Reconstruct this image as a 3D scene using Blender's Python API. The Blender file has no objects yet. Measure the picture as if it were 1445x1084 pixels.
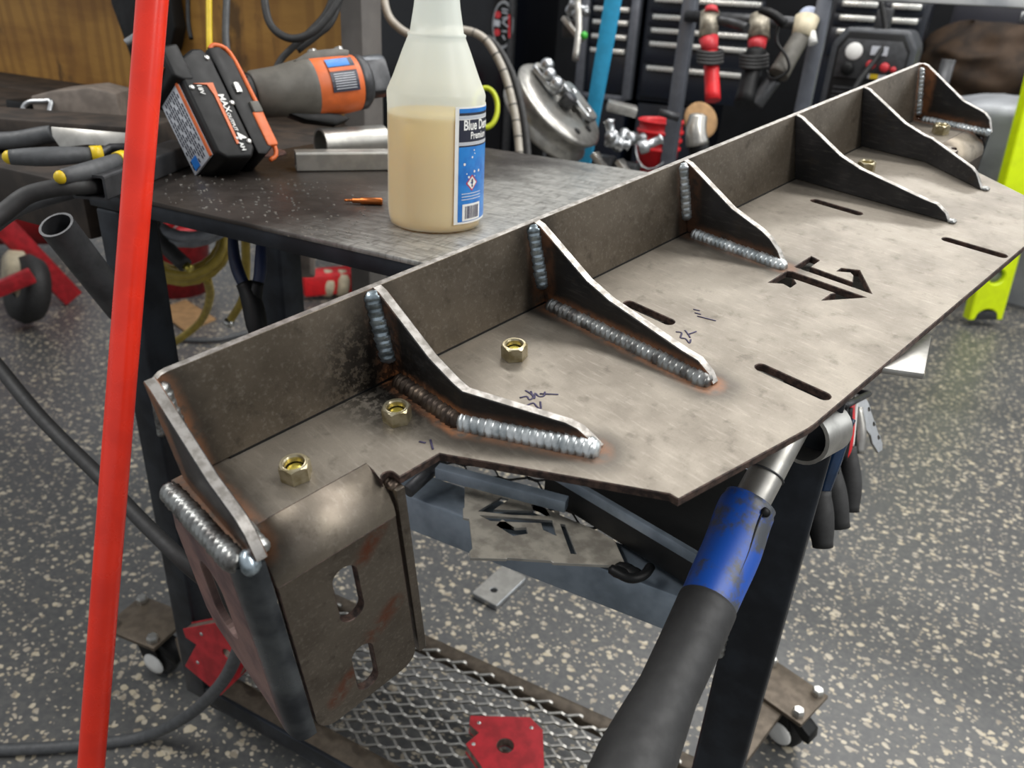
import bpy, bmesh, math, random
from mathutils import Vector, Matrix
random.seed(7)
PI = math.pi
# ---------------------------------------------------------------- camera, world, lights
CW, CH, CF = 1445.0, 1084.0, 1085.0
W = Matrix(((0.88338475, 0.25166706, -0.39534172), (0.46550356, -0.37363521, 0.80231114), (0.0542017, -0.8927824, -0.44721556)))
CAM = Vector((0, 0, 1.05))
CR, CD, CFW = W.col[0].copy(), W.col[1].copy(), W.col[2].copy()      # camera right, down, forward in the world
sc = bpy.context.scene
cd_ = bpy.data.cameras.new('camera'); cam = bpy.data.objects.new('camera', cd_); sc.collection.objects.link(cam)
m3 = Matrix((CR, -CD, -CFW)).transposed()
cam.matrix_world = Matrix.Translation(CAM) @ m3.to_4x4()
cd_.sensor_fit = 'HORIZONTAL'; cd_.sensor_width = 36.0; cd_.lens = CF / CW * 36.0
cd_.clip_start = 0.02
cd_.dof.use_dof = True; cd_.dof.focus_distance = 0.56; cd_.dof.aperture_fstop = 9.0
sc.camera = cam
wd = bpy.data.worlds.new('world'); sc.world = wd; wd.use_nodes = True
wd.node_tree.nodes['Background'].inputs[0].default_value = (0.93, 0.96, 1.0, 1)
wd.node_tree.nodes['Background'].inputs[1].default_value = 0.52
sc.view_settings.view_transform = 'Standard'; sc.view_settings.look = 'None'
sc.view_settings.gamma = 1.0; sc.view_settings.use_curve_mapping = False
sc.view_settings.exposure = 0.0
def area(loc, tgt, sx, sy, e, col=(1, .98, .95)):
    l = bpy.data.lights.new('ceiling_or_side_light', 'AREA'); l.shape = 'RECTANGLE'; l.size = sx; l.size_y = sy; l.energy = e; l.color = col
    o = bpy.data.objects.new('ceiling_or_side_light', l); sc.collection.objects.link(o); o.location = loc
    o.rotation_euler = (Vector(tgt) - Vector(loc)).to_track_quat('-Z', 'Y').to_euler(); return o
area((-0.2, 1.7, 2.7), (-0.2, 1.4, 0), 2.4, .25, 42)
area((1.6, 0.6, 2.6), (0.2, 0.8, 0.5), .3, 2.4, 52)
area((-1.9, -0.2, 2.6), (-0.8, 0.8, 0.4), 1.6, .25, 32)
area((0.6, 3.4, 2.7), (0.6, 2.6, 0), 2.6, .3, 48)
area((2.6, 3.0, 1.9), (0, 1.0, 0.6), 1.8, 1.6, 22, (.95, .98, 1))  # broad cool side light from the right, below ceiling height, no fixture

# ---------------------------------------------------------------- pixel helpers: photograph pixel -> point on a real plane
def ray(x, y): return W @ Vector(((x - CW / 2) / CF, (y - CH / 2) / CF, 1.0))
def aZ(x, y, z): r = ray(x, y); return CAM + r * ((z - CAM.z) / r.z)
def aX(x, y, v): r = ray(x, y); return CAM + r * (v / r.x)
def aY(x, y, v): r = ray(x, y); return CAM + r * (v / r.y)
def aD(x, y, d): return CAM + ray(x, y) * d
def aV(x, y, c):                                                      # on the vertical line through c, at this pixel row
    r = ray(x, y); t = (r.x * c.x + r.y * c.y) / (r.x ** 2 + r.y ** 2); return CAM + r * t
# ---------------------------------------------------------------- materials
def lin(c):
    if isinstance(c, str): c = [int(c[i:i + 2], 16) / 255 for i in (0, 2, 4)]
    return tuple(v / 12.92 if v <= .04045 else ((v + .055) / 1.055) ** 2.4 for v in c) + (1,)
class NT:
    def __init__(s, name):
        s.m = bpy.data.materials.new(name); s.m.use_nodes = True; s.t = s.m.node_tree; s.n = s.t.nodes; s.l = s.t.links
        s.b = s.n['Principled BSDF']
    def new(s, ty, **kw):
        n = s.n.new(ty)
        for k, v in kw.items(): setattr(n, k, v)
        return n
    def put(s, inp, v):
        if isinstance(v, bpy.types.NodeSocket): s.l.new(v, inp)
        else: inp.default_value = v
    def math(s, op, a, b=0.0, c=None, clamp=False):
        n = s.new('ShaderNodeMath', operation=op); n.use_clamp = clamp; s.put(n.inputs[0], a); s.put(n.inputs[1], b)
        if c is not None: s.put(n.inputs[2], c)
        return n.outputs[0]
    def vmath(s, op, a, b=None, out=0):
        n = s.new('ShaderNodeVectorMath', operation=op); s.put(n.inputs[0], a)
        if b is not None: s.put(n.inputs[3 if op == 'SCALE' else 1], b)
        return n.outputs[out]
    def mix(s, f, a, b):
        n = s.new('ShaderNodeMix', data_type='RGBA'); s.put(n.inputs[0], f); s.put(n.inputs[6], a); s.put(n.inputs[7], b); return n.outputs[2]
    def ramp(s, v, a, b):                                             # smooth 0..1 between a and b
        n = s.new('ShaderNodeMapRange', interpolation_type='SMOOTHSTEP'); s.put(n.inputs[0], v); n.inputs[1].default_value = a; n.inputs[2].default_value = b
        return n.outputs[0]
    def obj(s): return s.new('ShaderNodeTexCoord').outputs['Object']
    def geo(s): return s.new('ShaderNodeNewGeometry').outputs['Position']
    def scale(s, v, sc_):
        n = s.new('ShaderNodeMapping'); s.l.new(v, n.inputs[0]); n.inputs['Scale'].default_value = sc_; return n.outputs[0]
    def noise(s, v, sc_, det=4, rough=.55, out=0):
        n = s.new('ShaderNodeTexNoise'); s.l.new(v, n.inputs['Vector']); n.inputs['Scale'].default_value = sc_; n.inputs['Detail'].default_value = det; n.inputs['Roughness'].default_value = rough
        return n.outputs[out]
    def bump(s, h, st, dist=.001):
        n = s.new('ShaderNodeBump'); s.put(n.inputs['Height'], h); n.inputs['Strength'].default_value = st; n.inputs['Distance'].default_value = dist
        s.l.new(n.outputs[0], s.b.inputs['Normal'])
    def set(s, **kw):
        for k, v in kw.items(): s.put(s.b.inputs[k], v)
def M(name, col, rough=.5, metal=0.0, var=.12, nscale=60, bump=.1, col2=None, **kw):
    t = NT(name); p = t.obj(); n = t.noise(p, nscale, 4)
    c = lin(col); c2 = lin(col2) if col2 else tuple(min(1, v * (1 - 2.2 * var)) for v in c[:3]) + (1,)
    t.set(Metallic=metal)
    f = t.ramp(n, .35, .65)
    t.set(**{'Base Color': t.mix(f, c, c2)})
    t.set(Roughness=t.math('MULTIPLY_ADD', n, .25, rough - .12))
    if bump: t.bump(n, bump, .0006)
    for k, v in kw.items(): t.set(**{k.replace('_', ' '): v})
    return t.m
# weld geometry on the bumper (local u, v, w) used for the heat tint and rust in the steel
WS = [((.0955, .042, .058), (.0955, .040, .004), .35), ((.0955, .040, 0), (.0955, -.030, 0), 1.0), ((.0955, -.030, 0), (.135, -.101, 0), .4),
      ((.2365, .044, .058), (.2365, .040, .004), .3), ((.2365, .040, 0), (.2365, -.108, 0), .6),
      ((.4145, .044, .058), (.4145, .040, .004), .2), ((.4145, .040, 0), (.4145, -.056, 0), .3),
      ((.877, .044, .058), (.877, .040, .004), .6), ((.877, .040, 0), (.877, -.043, 0), .4),
      ((-.041, .044, .058), (-.041, .04, .004), .6), ((-.041, .04, 0), (-.041, -.036, 0), .45)]
def seg_dist(t, p, a, b):
    a, b = Vector(a), Vector(b); d = b - a; L2 = d.dot(d)
    q = t.vmath('SUBTRACT', p, tuple(a)); k = t.math('DIVIDE', t.vmath('DOT_PRODUCT', q, tuple(d), 1), L2, clamp=True)
    n = t.new('ShaderNodeVectorMath', operation='SCALE'); n.inputs[0].default_value = d; t.l.new(k, n.inputs[3])
    return t.vmath('LENGTH', t.vmath('SUBTRACT', q, n.outputs[0]), None, 1)
def steel_tint(name, base, dark, metal, rough, scr, dirt=0.0, grain=900, spots=()):
    t = NT(name); p = t.obj()
    big = t.noise(p, 14, 5, .6); mid = t.noise(p, 70, 5, .62); fine = t.noise(p, grain, 3)
    streak = t.noise(t.scale(p, (60, 9, 60)), 6, 5, .65)
    c = t.mix(t.ramp(big, .35, .68), lin(base), lin(dark))
    c = t.mix(t.math('MULTIPLY', t.ramp(streak, .5, .72), scr), c, lin('cfc8bb'))
    c = t.mix(t.math('MULTIPLY', t.ramp(mid, .55, .72), .35 + dirt), c, lin('3c352c'))
    c = t.mix(t.math('MULTIPLY', t.ramp(fine, .55, .75), .22), c, lin('2c2822'))
    hd = None; rd = None
    wob = t.math('MULTIPLY_ADD', mid, .012, -.006)
    for a, b, ru in WS:
        d = seg_dist(t, p, a, b); d = t.math('ADD', d, wob)
        h = t.math('SUBTRACT', 1.0, t.ramp(d, .008, .028)); r = t.math('MULTIPLY', t.math('SUBTRACT', 1.0, t.ramp(d, .0075, .0142)), ru)
        hd = h if hd is None else t.math('MAXIMUM', hd, h); rd = r if rd is None else t.math('MAXIMUM', rd, r)
    c = t.mix(t.math('MULTIPLY', hd, .72), c, lin('2b2621'))
    c = t.mix(t.math('MULTIPLY', rd, t.ramp(mid, .3, .6)), c, lin('96603a'))
    for a, b, w_ in spots:                                             # rust smears
        d = t.math('ADD', seg_dist(t, p, a, b), wob); c = t.mix(t.math('MULTIPLY', t.math('SUBTRACT', 1.0, t.ramp(d, .002, w_)), t.ramp(mid, .35, .6)), c, lin('6e4230'))
    # charred mill scale left of the second gusset on the upright flange
    blob = t.vmath('LENGTH', t.vmath('SUBTRACT', t.scale(p, (1, .6, 1)), (.083, .027, .012)), None, 1)
    bl = t.math('MULTIPLY', t.math('SUBTRACT', 1.0, t.ramp(t.math('ADD', blob, wob), .012, .05)), t.ramp(t.noise(p, 190, 5, .7), .44, .52))
    c = t.mix(t.math('MULTIPLY', bl, .85), c, lin('15120f'))
    t.set(**{'Base Color': c, 'Metallic': t.math('MULTIPLY_ADD', rd, -metal * .9, metal, clamp=True)})
    t.set(Roughness=t.math('MULTIPLY_ADD', mid, .25, rough - .12))
    h = t.math('ADD', t.math('MULTIPLY', fine, .5), mid); t.bump(h, .12, .0005)
    return t.m
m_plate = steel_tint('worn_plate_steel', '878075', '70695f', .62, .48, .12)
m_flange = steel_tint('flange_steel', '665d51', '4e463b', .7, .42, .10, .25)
m_mill = steel_tint('dark_mill_scale', '3a393a', '262627', .55, .45, .05, .2)
m_bracket = steel_tint('shaded_bracket_steel', '6f675d', '595148', .88, .40, .12, .12, spots=[((.009, -.042, -.040), (.022, -.042, -.026), .009), ((.006, -.042, -.106), (.024, -.042, -.092), .010), ((-.014, -.042, -.128), (-.026, -.042, -.140), .010)])  # same sheet as the fold; darker base carries the dark floor's reflection
m_fold = steel_tint('fold_steel', '8f8677', '7b7267', .8, .50, .12, .1)
m_edge = M('ground_steel_edge', 'a9a5a0', .42, .8, .12, 160, .2, col2='7e7a74')
m_cut = M('cut_plate_edge', '54423a', .6, .4, .2, 200, .3, col2='2c2320')
m_weldblue = M('weld_bead_blue', 'b2c0c8', .3, .8, .2, 90, .1, col2='6d777c')
m_weldgrey = M('weld_bead_grey', '9a9c9a', .33, .8, .2, 90, .1, col2='5a5856')
m_weldbright = M('weld_bead_bright', 'ccd0d0', .34, .8, .12, 90, .1, col2='8f9698')
m_weldbrown = M('weld_bead_brown', '63564a', .4, .75, .2, 90, .1, col2='39302a')
m_nut = M('yellow_zinc', 'b9b096', .32, .85, .12, 120, .05, col2='958a6a')
m_brass = M('brass_thread', 'd8c860', .3, .85, .1, 200, .1)
m_pink = M('primed_side_plate', '7e6862', .42, .5, .1, 40, .1, col2='55484a')
m_bluesteel = M('blued_steel', '5f6468', .30, .85, .15, 26, .12, col2='363a40')
m_ink = M('marker_ink', '30284a', .6, 0, .1, 300, 0)
m_tube = M('mill_scale_tube', '2b3037', .40, .5, .18, 22, .15, col2='1b1e23')
m_tubelight = M('blue_grey_steel', '8894a0', .42, .4, .18, 18, .15, col2='66717b')
m_black = M('black_plastic', '0d0e0f', .5, 0, .1, 80, .1, Specular_IOR_Level=.3)
m_rubber = M('black_rubber', '2a2a2a', .6, 0, .1, 120, .2)
m_greyrub = M('grey_rubber', '4a4c4e', .55, 0, .1, 120, .2)
m_red = M('red_paint', 'b8222c', .4, .05, .15, 40, .1, col2='94171f')
def worn_grip():
    t = NT('worn_blue_grip'); p = t.obj(); n = t.noise(p, 38, 6, .7); big = t.noise(p, 11, 2)
    f = t.ramp(t.math('ADD', n, t.math('MULTIPLY_ADD', big, .9, -.45)), .43, .58)
    t.set(**{'Base Color': t.mix(f, lin('184d a8'.replace(' ', '')), lin('43474c')), 'Roughness': .42}); t.bump(n, .25, .001); return t.m
m_poster = M('red_pole_paint', 'e8321c', .28, 0, .05, 25, .05, col2='d92c18')
m_zinc = M('zinc_plated', 'b9bcbe', .32, .9, .1, 60, .1)
m_alu = M('brushed_aluminium', 'b4b2ac', .36, .8, .12, 50, .15)
m_dgrey = M('dark_grey_metal', '4a4b4d', .45, .6, .15, 50, .15)
m_orange = M('orange_plastic', 'd0642a', .45, 0, .08, 60, .1)
m_tool = M('grey_tool_rubber', '5a5750', .55, 0, .1, 60, .15)
m_white = M('white_print', 'e6e6e2', .5, 0, .03, 60, 0)
m_yellow = M('yellow_plastic', 'd6b817', .45, 0, .08, 60, .05)
m_hosey = M('yellow_hose', 'a8923a', .5, 0, .12, 60, .1)
m_hoseg = M('grey_hose', '8a8e94', .5, 0, .12, 60, .1)
m_neon = M('neon_yellow', 'dcf400', .4, 0, .04, 30, 0)
m_bluegrip = worn_grip()
m_navy = M('navy_chest_paint', '111722', .3, .1, .1, 20, .02)
m_bluebar = M('blue_bar_paint', '2f9bc8', .4, 0, .06, 40, .05)
m_redplast = M('red_plastic', 'd81a22', .42, 0, .08, 40, .05)
m_redgrip = M('red_grip', 'c8323a', .45, 0, .08, 60, .1)
m_cream = M('cream_plastic', 'cfc4a8', .5, 0, .1, 50, .1)
m_brown = M('brown_leather', '3f2e1e', .8, 0, .25, 9, .5, col2='24190f')
m_cover = M('silver_cover', 'a3a6aa', .5, .3, .08, 10, .2)
m_card = M('cardboard', '9c7a52', .8, 0, .12, 40, .2)
m_steelrod = M('raw_steel_tube', '55585c', .4, .8, .15, 60, .15)
m_dwood = M('greasy_wood', '3a3028', .7, 0, .3, 25, .4, col2='1f1914')
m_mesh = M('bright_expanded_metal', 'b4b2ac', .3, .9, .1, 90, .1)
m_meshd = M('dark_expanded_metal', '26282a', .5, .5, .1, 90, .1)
m_bolt = M('bolt_zinc', 'c8c8c4', .3, .9, .08, 100, .05)
m_copper = M('copper_tip', 'c0703a', .3, .9, .1, 80, .05)

def table_mat():
    t = NT('spattered_table_steel'); p = t.obj()
    a = t.noise(p, 7, 6, .6); b = t.noise(p, 60, 5, .65); st = t.noise(t.scale(p, (10, 70, 10)), 4, 5, .7); st2 = t.noise(t.scale(p, (70, 14, 10)), 3, 5, .7)
    sx = t.new('ShaderNodeSeparateXYZ'); t.l.new(p, sx.inputs[0])
    clean = t.ramp(t.math('ADD', sx.outputs[0], t.math('MULTIPLY', a, .3)), -.02, .18)     # ground bare towards the bumper, greasy black to the left
    c = t.mix(t.ramp(a, .3, .7), lin('332e2b'), lin('4a443f'))
    c2 = t.mix(t.ramp(st, .4, .62), lin('8f8e89'), lin('b5b4af')); c2 = t.mix(t.math('MULTIPLY', t.ramp(st2, .5, .66), .6), c2, lin('5f5c57'))
    c = t.mix(clean, c, c2)
    v = t.new('ShaderNodeTexVoronoi'); t.l.new(t.scale(p, (1, 1.6, 1)), v.inputs['Vector']); v.inputs['Scale'].default_value = 140
    spk = t.math('MULTIPLY', t.math('SUBTRACT', 1.0, t.ramp(v.outputs['Distance'], .12, .24)), t.ramp(t.noise(p, 22, 3), .56, .64))
    c = t.mix(t.math('MULTIPLY', spk, .8), c, lin('b0a89c'))
    t.set(**{'Base Color': c, 'Metallic': .6}); t.set(Roughness=t.math('MULTIPLY_ADD', b, .4, .22)); t.bump(b, .2, .0008)
    return t.m
m_table = table_mat()
def floor_mat():
    t = NT('flecked_rubber_floor'); p = t.geo()
    nd = t.noise(p, 55, 2, .5, 1); nd2 = t.vmath('SCALE', t.vmath('SUBTRACT', nd, (.5, .5, .5)), .016)
    q = t.vmath('ADD', p, nd2)
    q2 = t.vmath('MULTIPLY', q, (1, 1, .001))
    def flecks(scl, lo, hi, keep):
        v = t.new('ShaderNodeTexVoronoi'); t.l.new(t.scale(q2, (1, 1.25, 1)), v.inputs['Vector']); v.inputs['Scale'].default_value = scl
        s_ = t.new('ShaderNodeSeparateColor'); t.l.new(v.outputs['Color'], s_.inputs[0])
        rad = t.math('MULTIPLY', s_.outputs[1], .24)
        k = t.math('GREATER_THAN', s_.outputs[0], keep)
        return t.math('MULTIPLY', t.math('SUBTRACT', 1.0, t.ramp(t.math('SUBTRACT', v.outputs['Distance'], rad), lo, hi)), k), s_.outputs[2]
    f1, c1 = flecks(60, .13, .21, .30); f2, c2 = flecks(105, .1, .2, .42); f3, _ = flecks(36, .02, .10, .62)
    cl = t.ramp(t.noise(p, 3, 3), .25, .7)
    f = t.math('MAXIMUM', t.math('MAXIMUM', f1, t.math('MULTIPLY', f2, .85)), f3)
    base = t.mix(t.ramp(t.noise(p, 90, 4), .35, .7), lin('48494a'), lin('565654'))
    fc = t.mix(c1, lin('b5a98f'), lin('8c8271'))
    fc = t.mix(t.math('MULTIPLY', c2, .4), fc, lin('cfc9bc'))
    c = t.mix(t.math('MULTIPLY', f, .92), base, fc)
    t.set(**{'Base Color': c, 'Roughness': .42, 'Specular IOR Level': .6}); t.bump(t.noise(p, 300, 3), .1, .0005)
    return t.m
m_floor = floor_mat()
def ply_mat():
    t = NT('plywood_sheet'); p = t.geo()
    g = t.noise(t.scale(p, (1.2, 1, 5)), 3.2, 5, .6); k = t.noise(t.scale(p, (3, 1, 1.4)), 3, 5, .65)
    w = t.new('ShaderNodeTexWave', wave_type='RINGS', rings_direction='Z'); t.l.new(t.scale(p, (3, 3, .6)), w.inputs[0]); w.inputs['Scale'].default_value = 3; w.inputs['Distortion'].default_value = 9; w.inputs['Detail'].default_value = 3
    c = t.mix(t.ramp(g, .35, .65), lin('8c6229'), lin('a87c38')); c = t.mix(t.math('MULTIPLY', t.ramp(w.outputs[1], .3, .9), .35), c, lin('6b451c'))
    c = t.mix(t.math('MULTIPLY', t.ramp(k, .56, .66), .75), c, lin('3a2812'))
    t.set(**{'Base Color': c, 'Roughness': .6}); t.bump(g, .2, .002)
    return t.m
m_ply = ply_mat()
def bottle_mats():
    def build(name, col, tr, dif_rough=.35):
        t = NT(name); out = t.n['Material Output']
        t.set(**{'Base Color': lin(col), 'Roughness': dif_rough})
        tl = t.new('ShaderNodeBsdfTranslucent'); tl.inputs[0].default_value = lin(col)
        tp = t.new('ShaderNodeBsdfTransparent')
        a = t.new('ShaderNodeMixShader'); a.inputs[0].default_value = .45; t.l.new(t.b.outputs[0], a.inputs[1]); t.l.new(tl.outputs[0], a.inputs[2])
        b = t.new('ShaderNodeMixShader'); b.inputs[0].default_value = tr; t.l.new(a.outputs[0], b.inputs[1]); t.l.new(tp.outputs[0], b.inputs[2])
        t.l.new(b.outputs[0], out.inputs[0]); return t.m
    return build('milky_plastic', 'f4faf4', .40), build('yellow_liquid', 'f4d23c', .0)
m_bottle, m_liquid = bottle_mats()
# ---------------------------------------------------------------- mesh helpers
class MB:
    def __init__(s): s.v = []; s.f = []; s.mi = []; s.sm = []
    def add(s, vs, fs, mi=0, smooth=False):
        o = len(s.v); s.v += [Vector(v) for v in vs]
        for f in fs: s.f.append([o + i for i in f]); s.mi.append(mi); s.sm.append(smooth)
        return s
    def box(s, c, size, ax=None, mi=0):
        c = Vector(c); ax = ax or (Vector((1, 0, 0)), Vector((0, 1, 0)), Vector((0, 0, 1)))
        hx, hy, hz = [ax[i] * (size[i] / 2) for i in range(3)]
        vs = [c + hx * a + hy * b + hz * d for a in (-1, 1) for b in (-1, 1) for d in (-1, 1)]
        return s.add(vs, [(0, 1, 3, 2), (4, 6, 7, 5), (0, 4, 5, 1), (2, 3, 7, 6), (0, 2, 6, 4), (1, 5, 7, 3)], mi)
    def bx(s, x0, x1, y0, y1, z0, z1, mi=0): return s.box(((x0 + x1) / 2, (y0 + y1) / 2, (z0 + z1) / 2), (x1 - x0, y1 - y0, z1 - z0), None, mi)
    def bar(s, a, b, w, h, upv=(0, 0, 1), mi=0):                       # rectangular bar from a to b
        a, b = Vector(a), Vector(b); d = (b - a); L = d.length; d.normalize(); x = d.cross(Vector(upv)).normalized(); y = x.cross(d)
        return s.box((a + b) / 2, (L, w, h), (d, x, y), mi)
    def tube(s, pts, r, n=12, mi=0, cap=True, closed=False, flat=None):
        pts = [Vector(p) for p in pts]; rs = r if isinstance(r, (list, tuple)) else [r] * len(pts); N = len(pts)
        T = [(pts[(i + 1) % N if closed else min(i + 1, N - 1)] - pts[(i - 1) % N if closed else max(i - 1, 0)]).normalized() for i in range(N)]
        u = T[0].orthogonal().normalized(); vs = []
        for i in range(N):
            u = (u - T[i] * u.dot(T[i])).normalized(); w = T[i].cross(u)
            for k in range(n): a = 2 * PI * k / n; vs.append(pts[i] + (u * math.cos(a) + w * math.sin(a)) * rs[i])
        fs = [(i * n + k, i * n + (k + 1) % n, ((i + 1) % N) * n + (k + 1) % n, ((i + 1) % N) * n + k) for i in range(N if closed else N - 1) for k in range(n)]
        s.add(vs, fs, mi, True)
        if cap and not closed: s.add(vs[:n], [tuple(range(n - 1, -1, -1))], mi); s.add(vs[-n:], [tuple(range(n))], mi)
        return s
    def lathe(s, prof, o=(0, 0, 0), ax=(0, 0, 1), n=32, mi=0, a0=0, a1=2 * PI, smooth=True):
        o = Vector(o); ax = Vector(ax).normalized(); u = (Vector((1, 0, 0)) if abs(ax.z) > .99 else ax.orthogonal()).normalized(); w = ax.cross(u)
        full = abs(a1 - a0 - 2 * PI) < 1e-6; m = n if full else n + 1; vs = []
        for r, h in prof:
            for k in range(m): a = a0 + (a1 - a0) * k / n; vs.append(o + ax * h + (u * math.cos(a) + w * math.sin(a)) * r)
        fs = []
        for i in range(len(prof) - 1):
            for k in range(n): k2 = (k + 1) % m; fs.append((i * m + k, i * m + k2, (i + 1) * m + k2, (i + 1) * m + k))
        return s.add(vs, fs, mi, smooth)
    def prism(s, poly, fr, d, mi=0, mi_side=None):                     # poly in 2D, frame (o, x, y), extruded along x cross y by d
        o, x, y = [Vector(q) for q in fr]; nrm = x.cross(y).normalized() * y.length; n = len(poly)
        A = [o + x * a + y * b for a, b in poly]; B = [p + nrm * d for p in A]
        s.add(A + B, [tuple(range(n - 1, -1, -1)), tuple(range(n, 2 * n))], mi)
        return s.add(A + B, [(i, (i + 1) % n, n + (i + 1) % n, n + i) for i in range(n)], mi if mi_side is None else mi_side)
    def ball(s, c, r, n=12, mi=0, sc_=(1, 1, 1)):
        c = Vector(c); m = max(6, n // 2); vs = []
        for i in range(m + 1):
            ph = PI * i / m
            for k in range(n): a = 2 * PI * k / n; vs.append(c + Vector((r * sc_[0] * math.sin(ph) * math.cos(a), r * sc_[1] * math.sin(ph) * math.sin(a), r * sc_[2] * math.cos(ph))))
        return s.add(vs, [(i * n + k, i * n + (k + 1) % n, (i + 1) * n + (k + 1) % n, (i + 1) * n + k) for i in range(m) for k in range(n)], mi, True)
    def build(s, name, mats, parent=None, bevel=0, seg=2, world=True):
        me = bpy.data.meshes.new(name); inv = (Matrix.Identity(4) if (parent is None or not world) else parent_inv(parent))
        me.from_pydata([inv @ v for v in s.v], [], s.f)
        for m in (mats if isinstance(mats, (list, tuple)) else [mats]): me.materials.append(m)
        bm = bmesh.new(); bm.from_mesh(me)
        for f, mi, sm in zip(bm.faces, s.mi, s.sm): f.material_index = mi; f.smooth = sm
        bmesh.ops.remove_doubles(bm, verts=bm.verts, dist=1e-6)
        bmesh.ops.recalc_face_normals(bm, faces=bm.faces)
        if bevel:
            es = [e for e in bm.edges if len(e.link_faces) == 2 and e.calc_face_angle(0) > .5]
            bmesh.ops.bevel(bm, geom=es, offset=bevel, segments=seg, profile=.5, affect='EDGES', clamp_overlap=True)
            for f in bm.faces: f.smooth = True
            bm.normal_update()
        bm.to_mesh(me); bm.free()
        if bevel: me.set_sharp_from_angle(angle=.6)
        o = bpy.data.objects.new(name, me); sc.collection.objects.link(o)
        if parent is not None: o.parent = parent
        return o
def parent_inv(p):
    m = Matrix.Identity(4); chain = []
    while p is not None: chain.append(p); p = p.parent
    for q in reversed(chain): m = m @ q.matrix_basis
    return m.inverted()
def tag(o, label, cat, group=None, kind=None):
    if label: o['label'] = label
    if cat: o['category'] = cat
    if group: o['group'] = group
    if kind: o['kind'] = kind
    return o
def thing(name, loc, label, cat, group=None, mat=None):
    o = bpy.data.objects.new(name, None); sc.collection.objects.link(o); o.empty_display_size = .05
    if mat is not None: o.matrix_basis = mat
    else: o.location = loc
    return tag(o, label, cat, group)
def copy_tree(o, parent=None):
    c = o.copy(); sc.collection.objects.link(c)
    if parent is not None: c.parent = parent
    for ch in list(o.children): copy_tree(ch, c)
    return c
def plate(name, outline, holes, t, fr, mats, parent, bev=.0005, res=1):
    """flat plate with holes: outline/holes in 2D of frame (o, x, y); thickness t below the frame's surface"""
    cu = bpy.data.curves.new(name, 'CURVE'); cu.dimensions = '2D'; cu.fill_mode = 'BOTH'; cu.extrude = t / 2 - bev; cu.bevel_depth = bev; cu.bevel_resolution = 0; cu.offset = -bev
    for pl in [outline] + holes:
        sp = cu.splines.new('POLY'); sp.points.add(len(pl) - 1); sp.use_cyclic_u = True
        for p, q in zip(sp.points, pl): p.co = (q[0], q[1], 0, 1)
    tmp = bpy.data.objects.new('tmp', cu); sc.collection.objects.link(tmp); bpy.context.view_layer.update()
    me = bpy.data.meshes.new_from_object(tmp.evaluated_get(bpy.context.evaluated_depsgraph_get())); bpy.data.objects.remove(tmp)
    o_, x, y = [Vector(q) for q in fr]; z = x.cross(y)
    mt = Matrix((x, y, z)).transposed().to_4x4(); mt.translation = o_ - z * (t / 2)
    if parent is not None: mt = parent_inv(parent) @ mt if False else mt
    me.transform(mt); me.materials.clear()
    for m in mats: me.materials.append(m)
    zz = z.normalized()
    for p in me.polygons:
        p.material_index = 0 if abs(p.normal.dot(zz)) > .9 else min(1, len(mats) - 1); p.use_smooth = False
    o = bpy.data.objects.new(name, me); sc.collection.objects.link(o)
    if parent is not None: o.parent = parent
    return o
def arc(cx_, cy_, r, a0, a1, n=8): return [(cx_ + r * math.cos(math.radians(a0 + (a1 - a0) * i / n)), cy_ + r * math.sin(math.radians(a0 + (a1 - a0) * i / n))) for i in range(n + 1)]
def slot(x0, x1, y0, y1, r):
    r = min(r, (x1 - x0) / 2, (y1 - y0) / 2)
    return arc(x1 - r, y1 - r, r, 0, 90) + arc(x0 + r, y1 - r, r, 90, 180) + arc(x0 + r, y0 + r, r, 180, 270) + arc(x1 - r, y0 + r, r, 270, 360)
def smooth(pts, n=8):                                                  # Catmull-Rom through the points
    pts = [Vector(p) for p in pts]; q = [pts[0] * 2 - pts[1]] + pts + [pts[-1] * 2 - pts[-2]]; out = []
    for i in range(1, len(q) - 2):
        for k in range(n):
            t = k / n; a, b, c, d = q[i - 1], q[i], q[i + 1], q[i + 2]
            out.append(.5 * ((2 * b) + (c - a) * t + (2 * a - 5 * b + 4 * c - d) * t * t + (3 * b - a - 3 * c + d) * t ** 3))
    return out + [pts[-1]]
def text(s_, size, mat, name, parent, fn, depth=.0, bold=0, align='LEFT'):
    """lettering as thin mesh; fn maps (x, y) of the text to a point in the parent's space"""
    cu = bpy.data.curves.new(name, 'FONT'); cu.body = s_; cu.size = size; cu.offset = bold; cu.align_x = align; cu.resolution_u = 3
    tmp = bpy.data.objects.new('tmp', cu); sc.collection.objects.link(tmp); bpy.context.view_layer.update()
    me = bpy.data.meshes.new_from_object(tmp.evaluated_get(bpy.context.evaluated_depsgraph_get())); bpy.data.objects.remove(tmp)
    for v in me.vertices: v.co = fn(v.co.x, v.co.y)
    me.materials.clear(); me.materials.append(mat)
    o = bpy.data.objects.new(name, me); sc.collection.objects.link(o); o.parent = parent; return o
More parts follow.
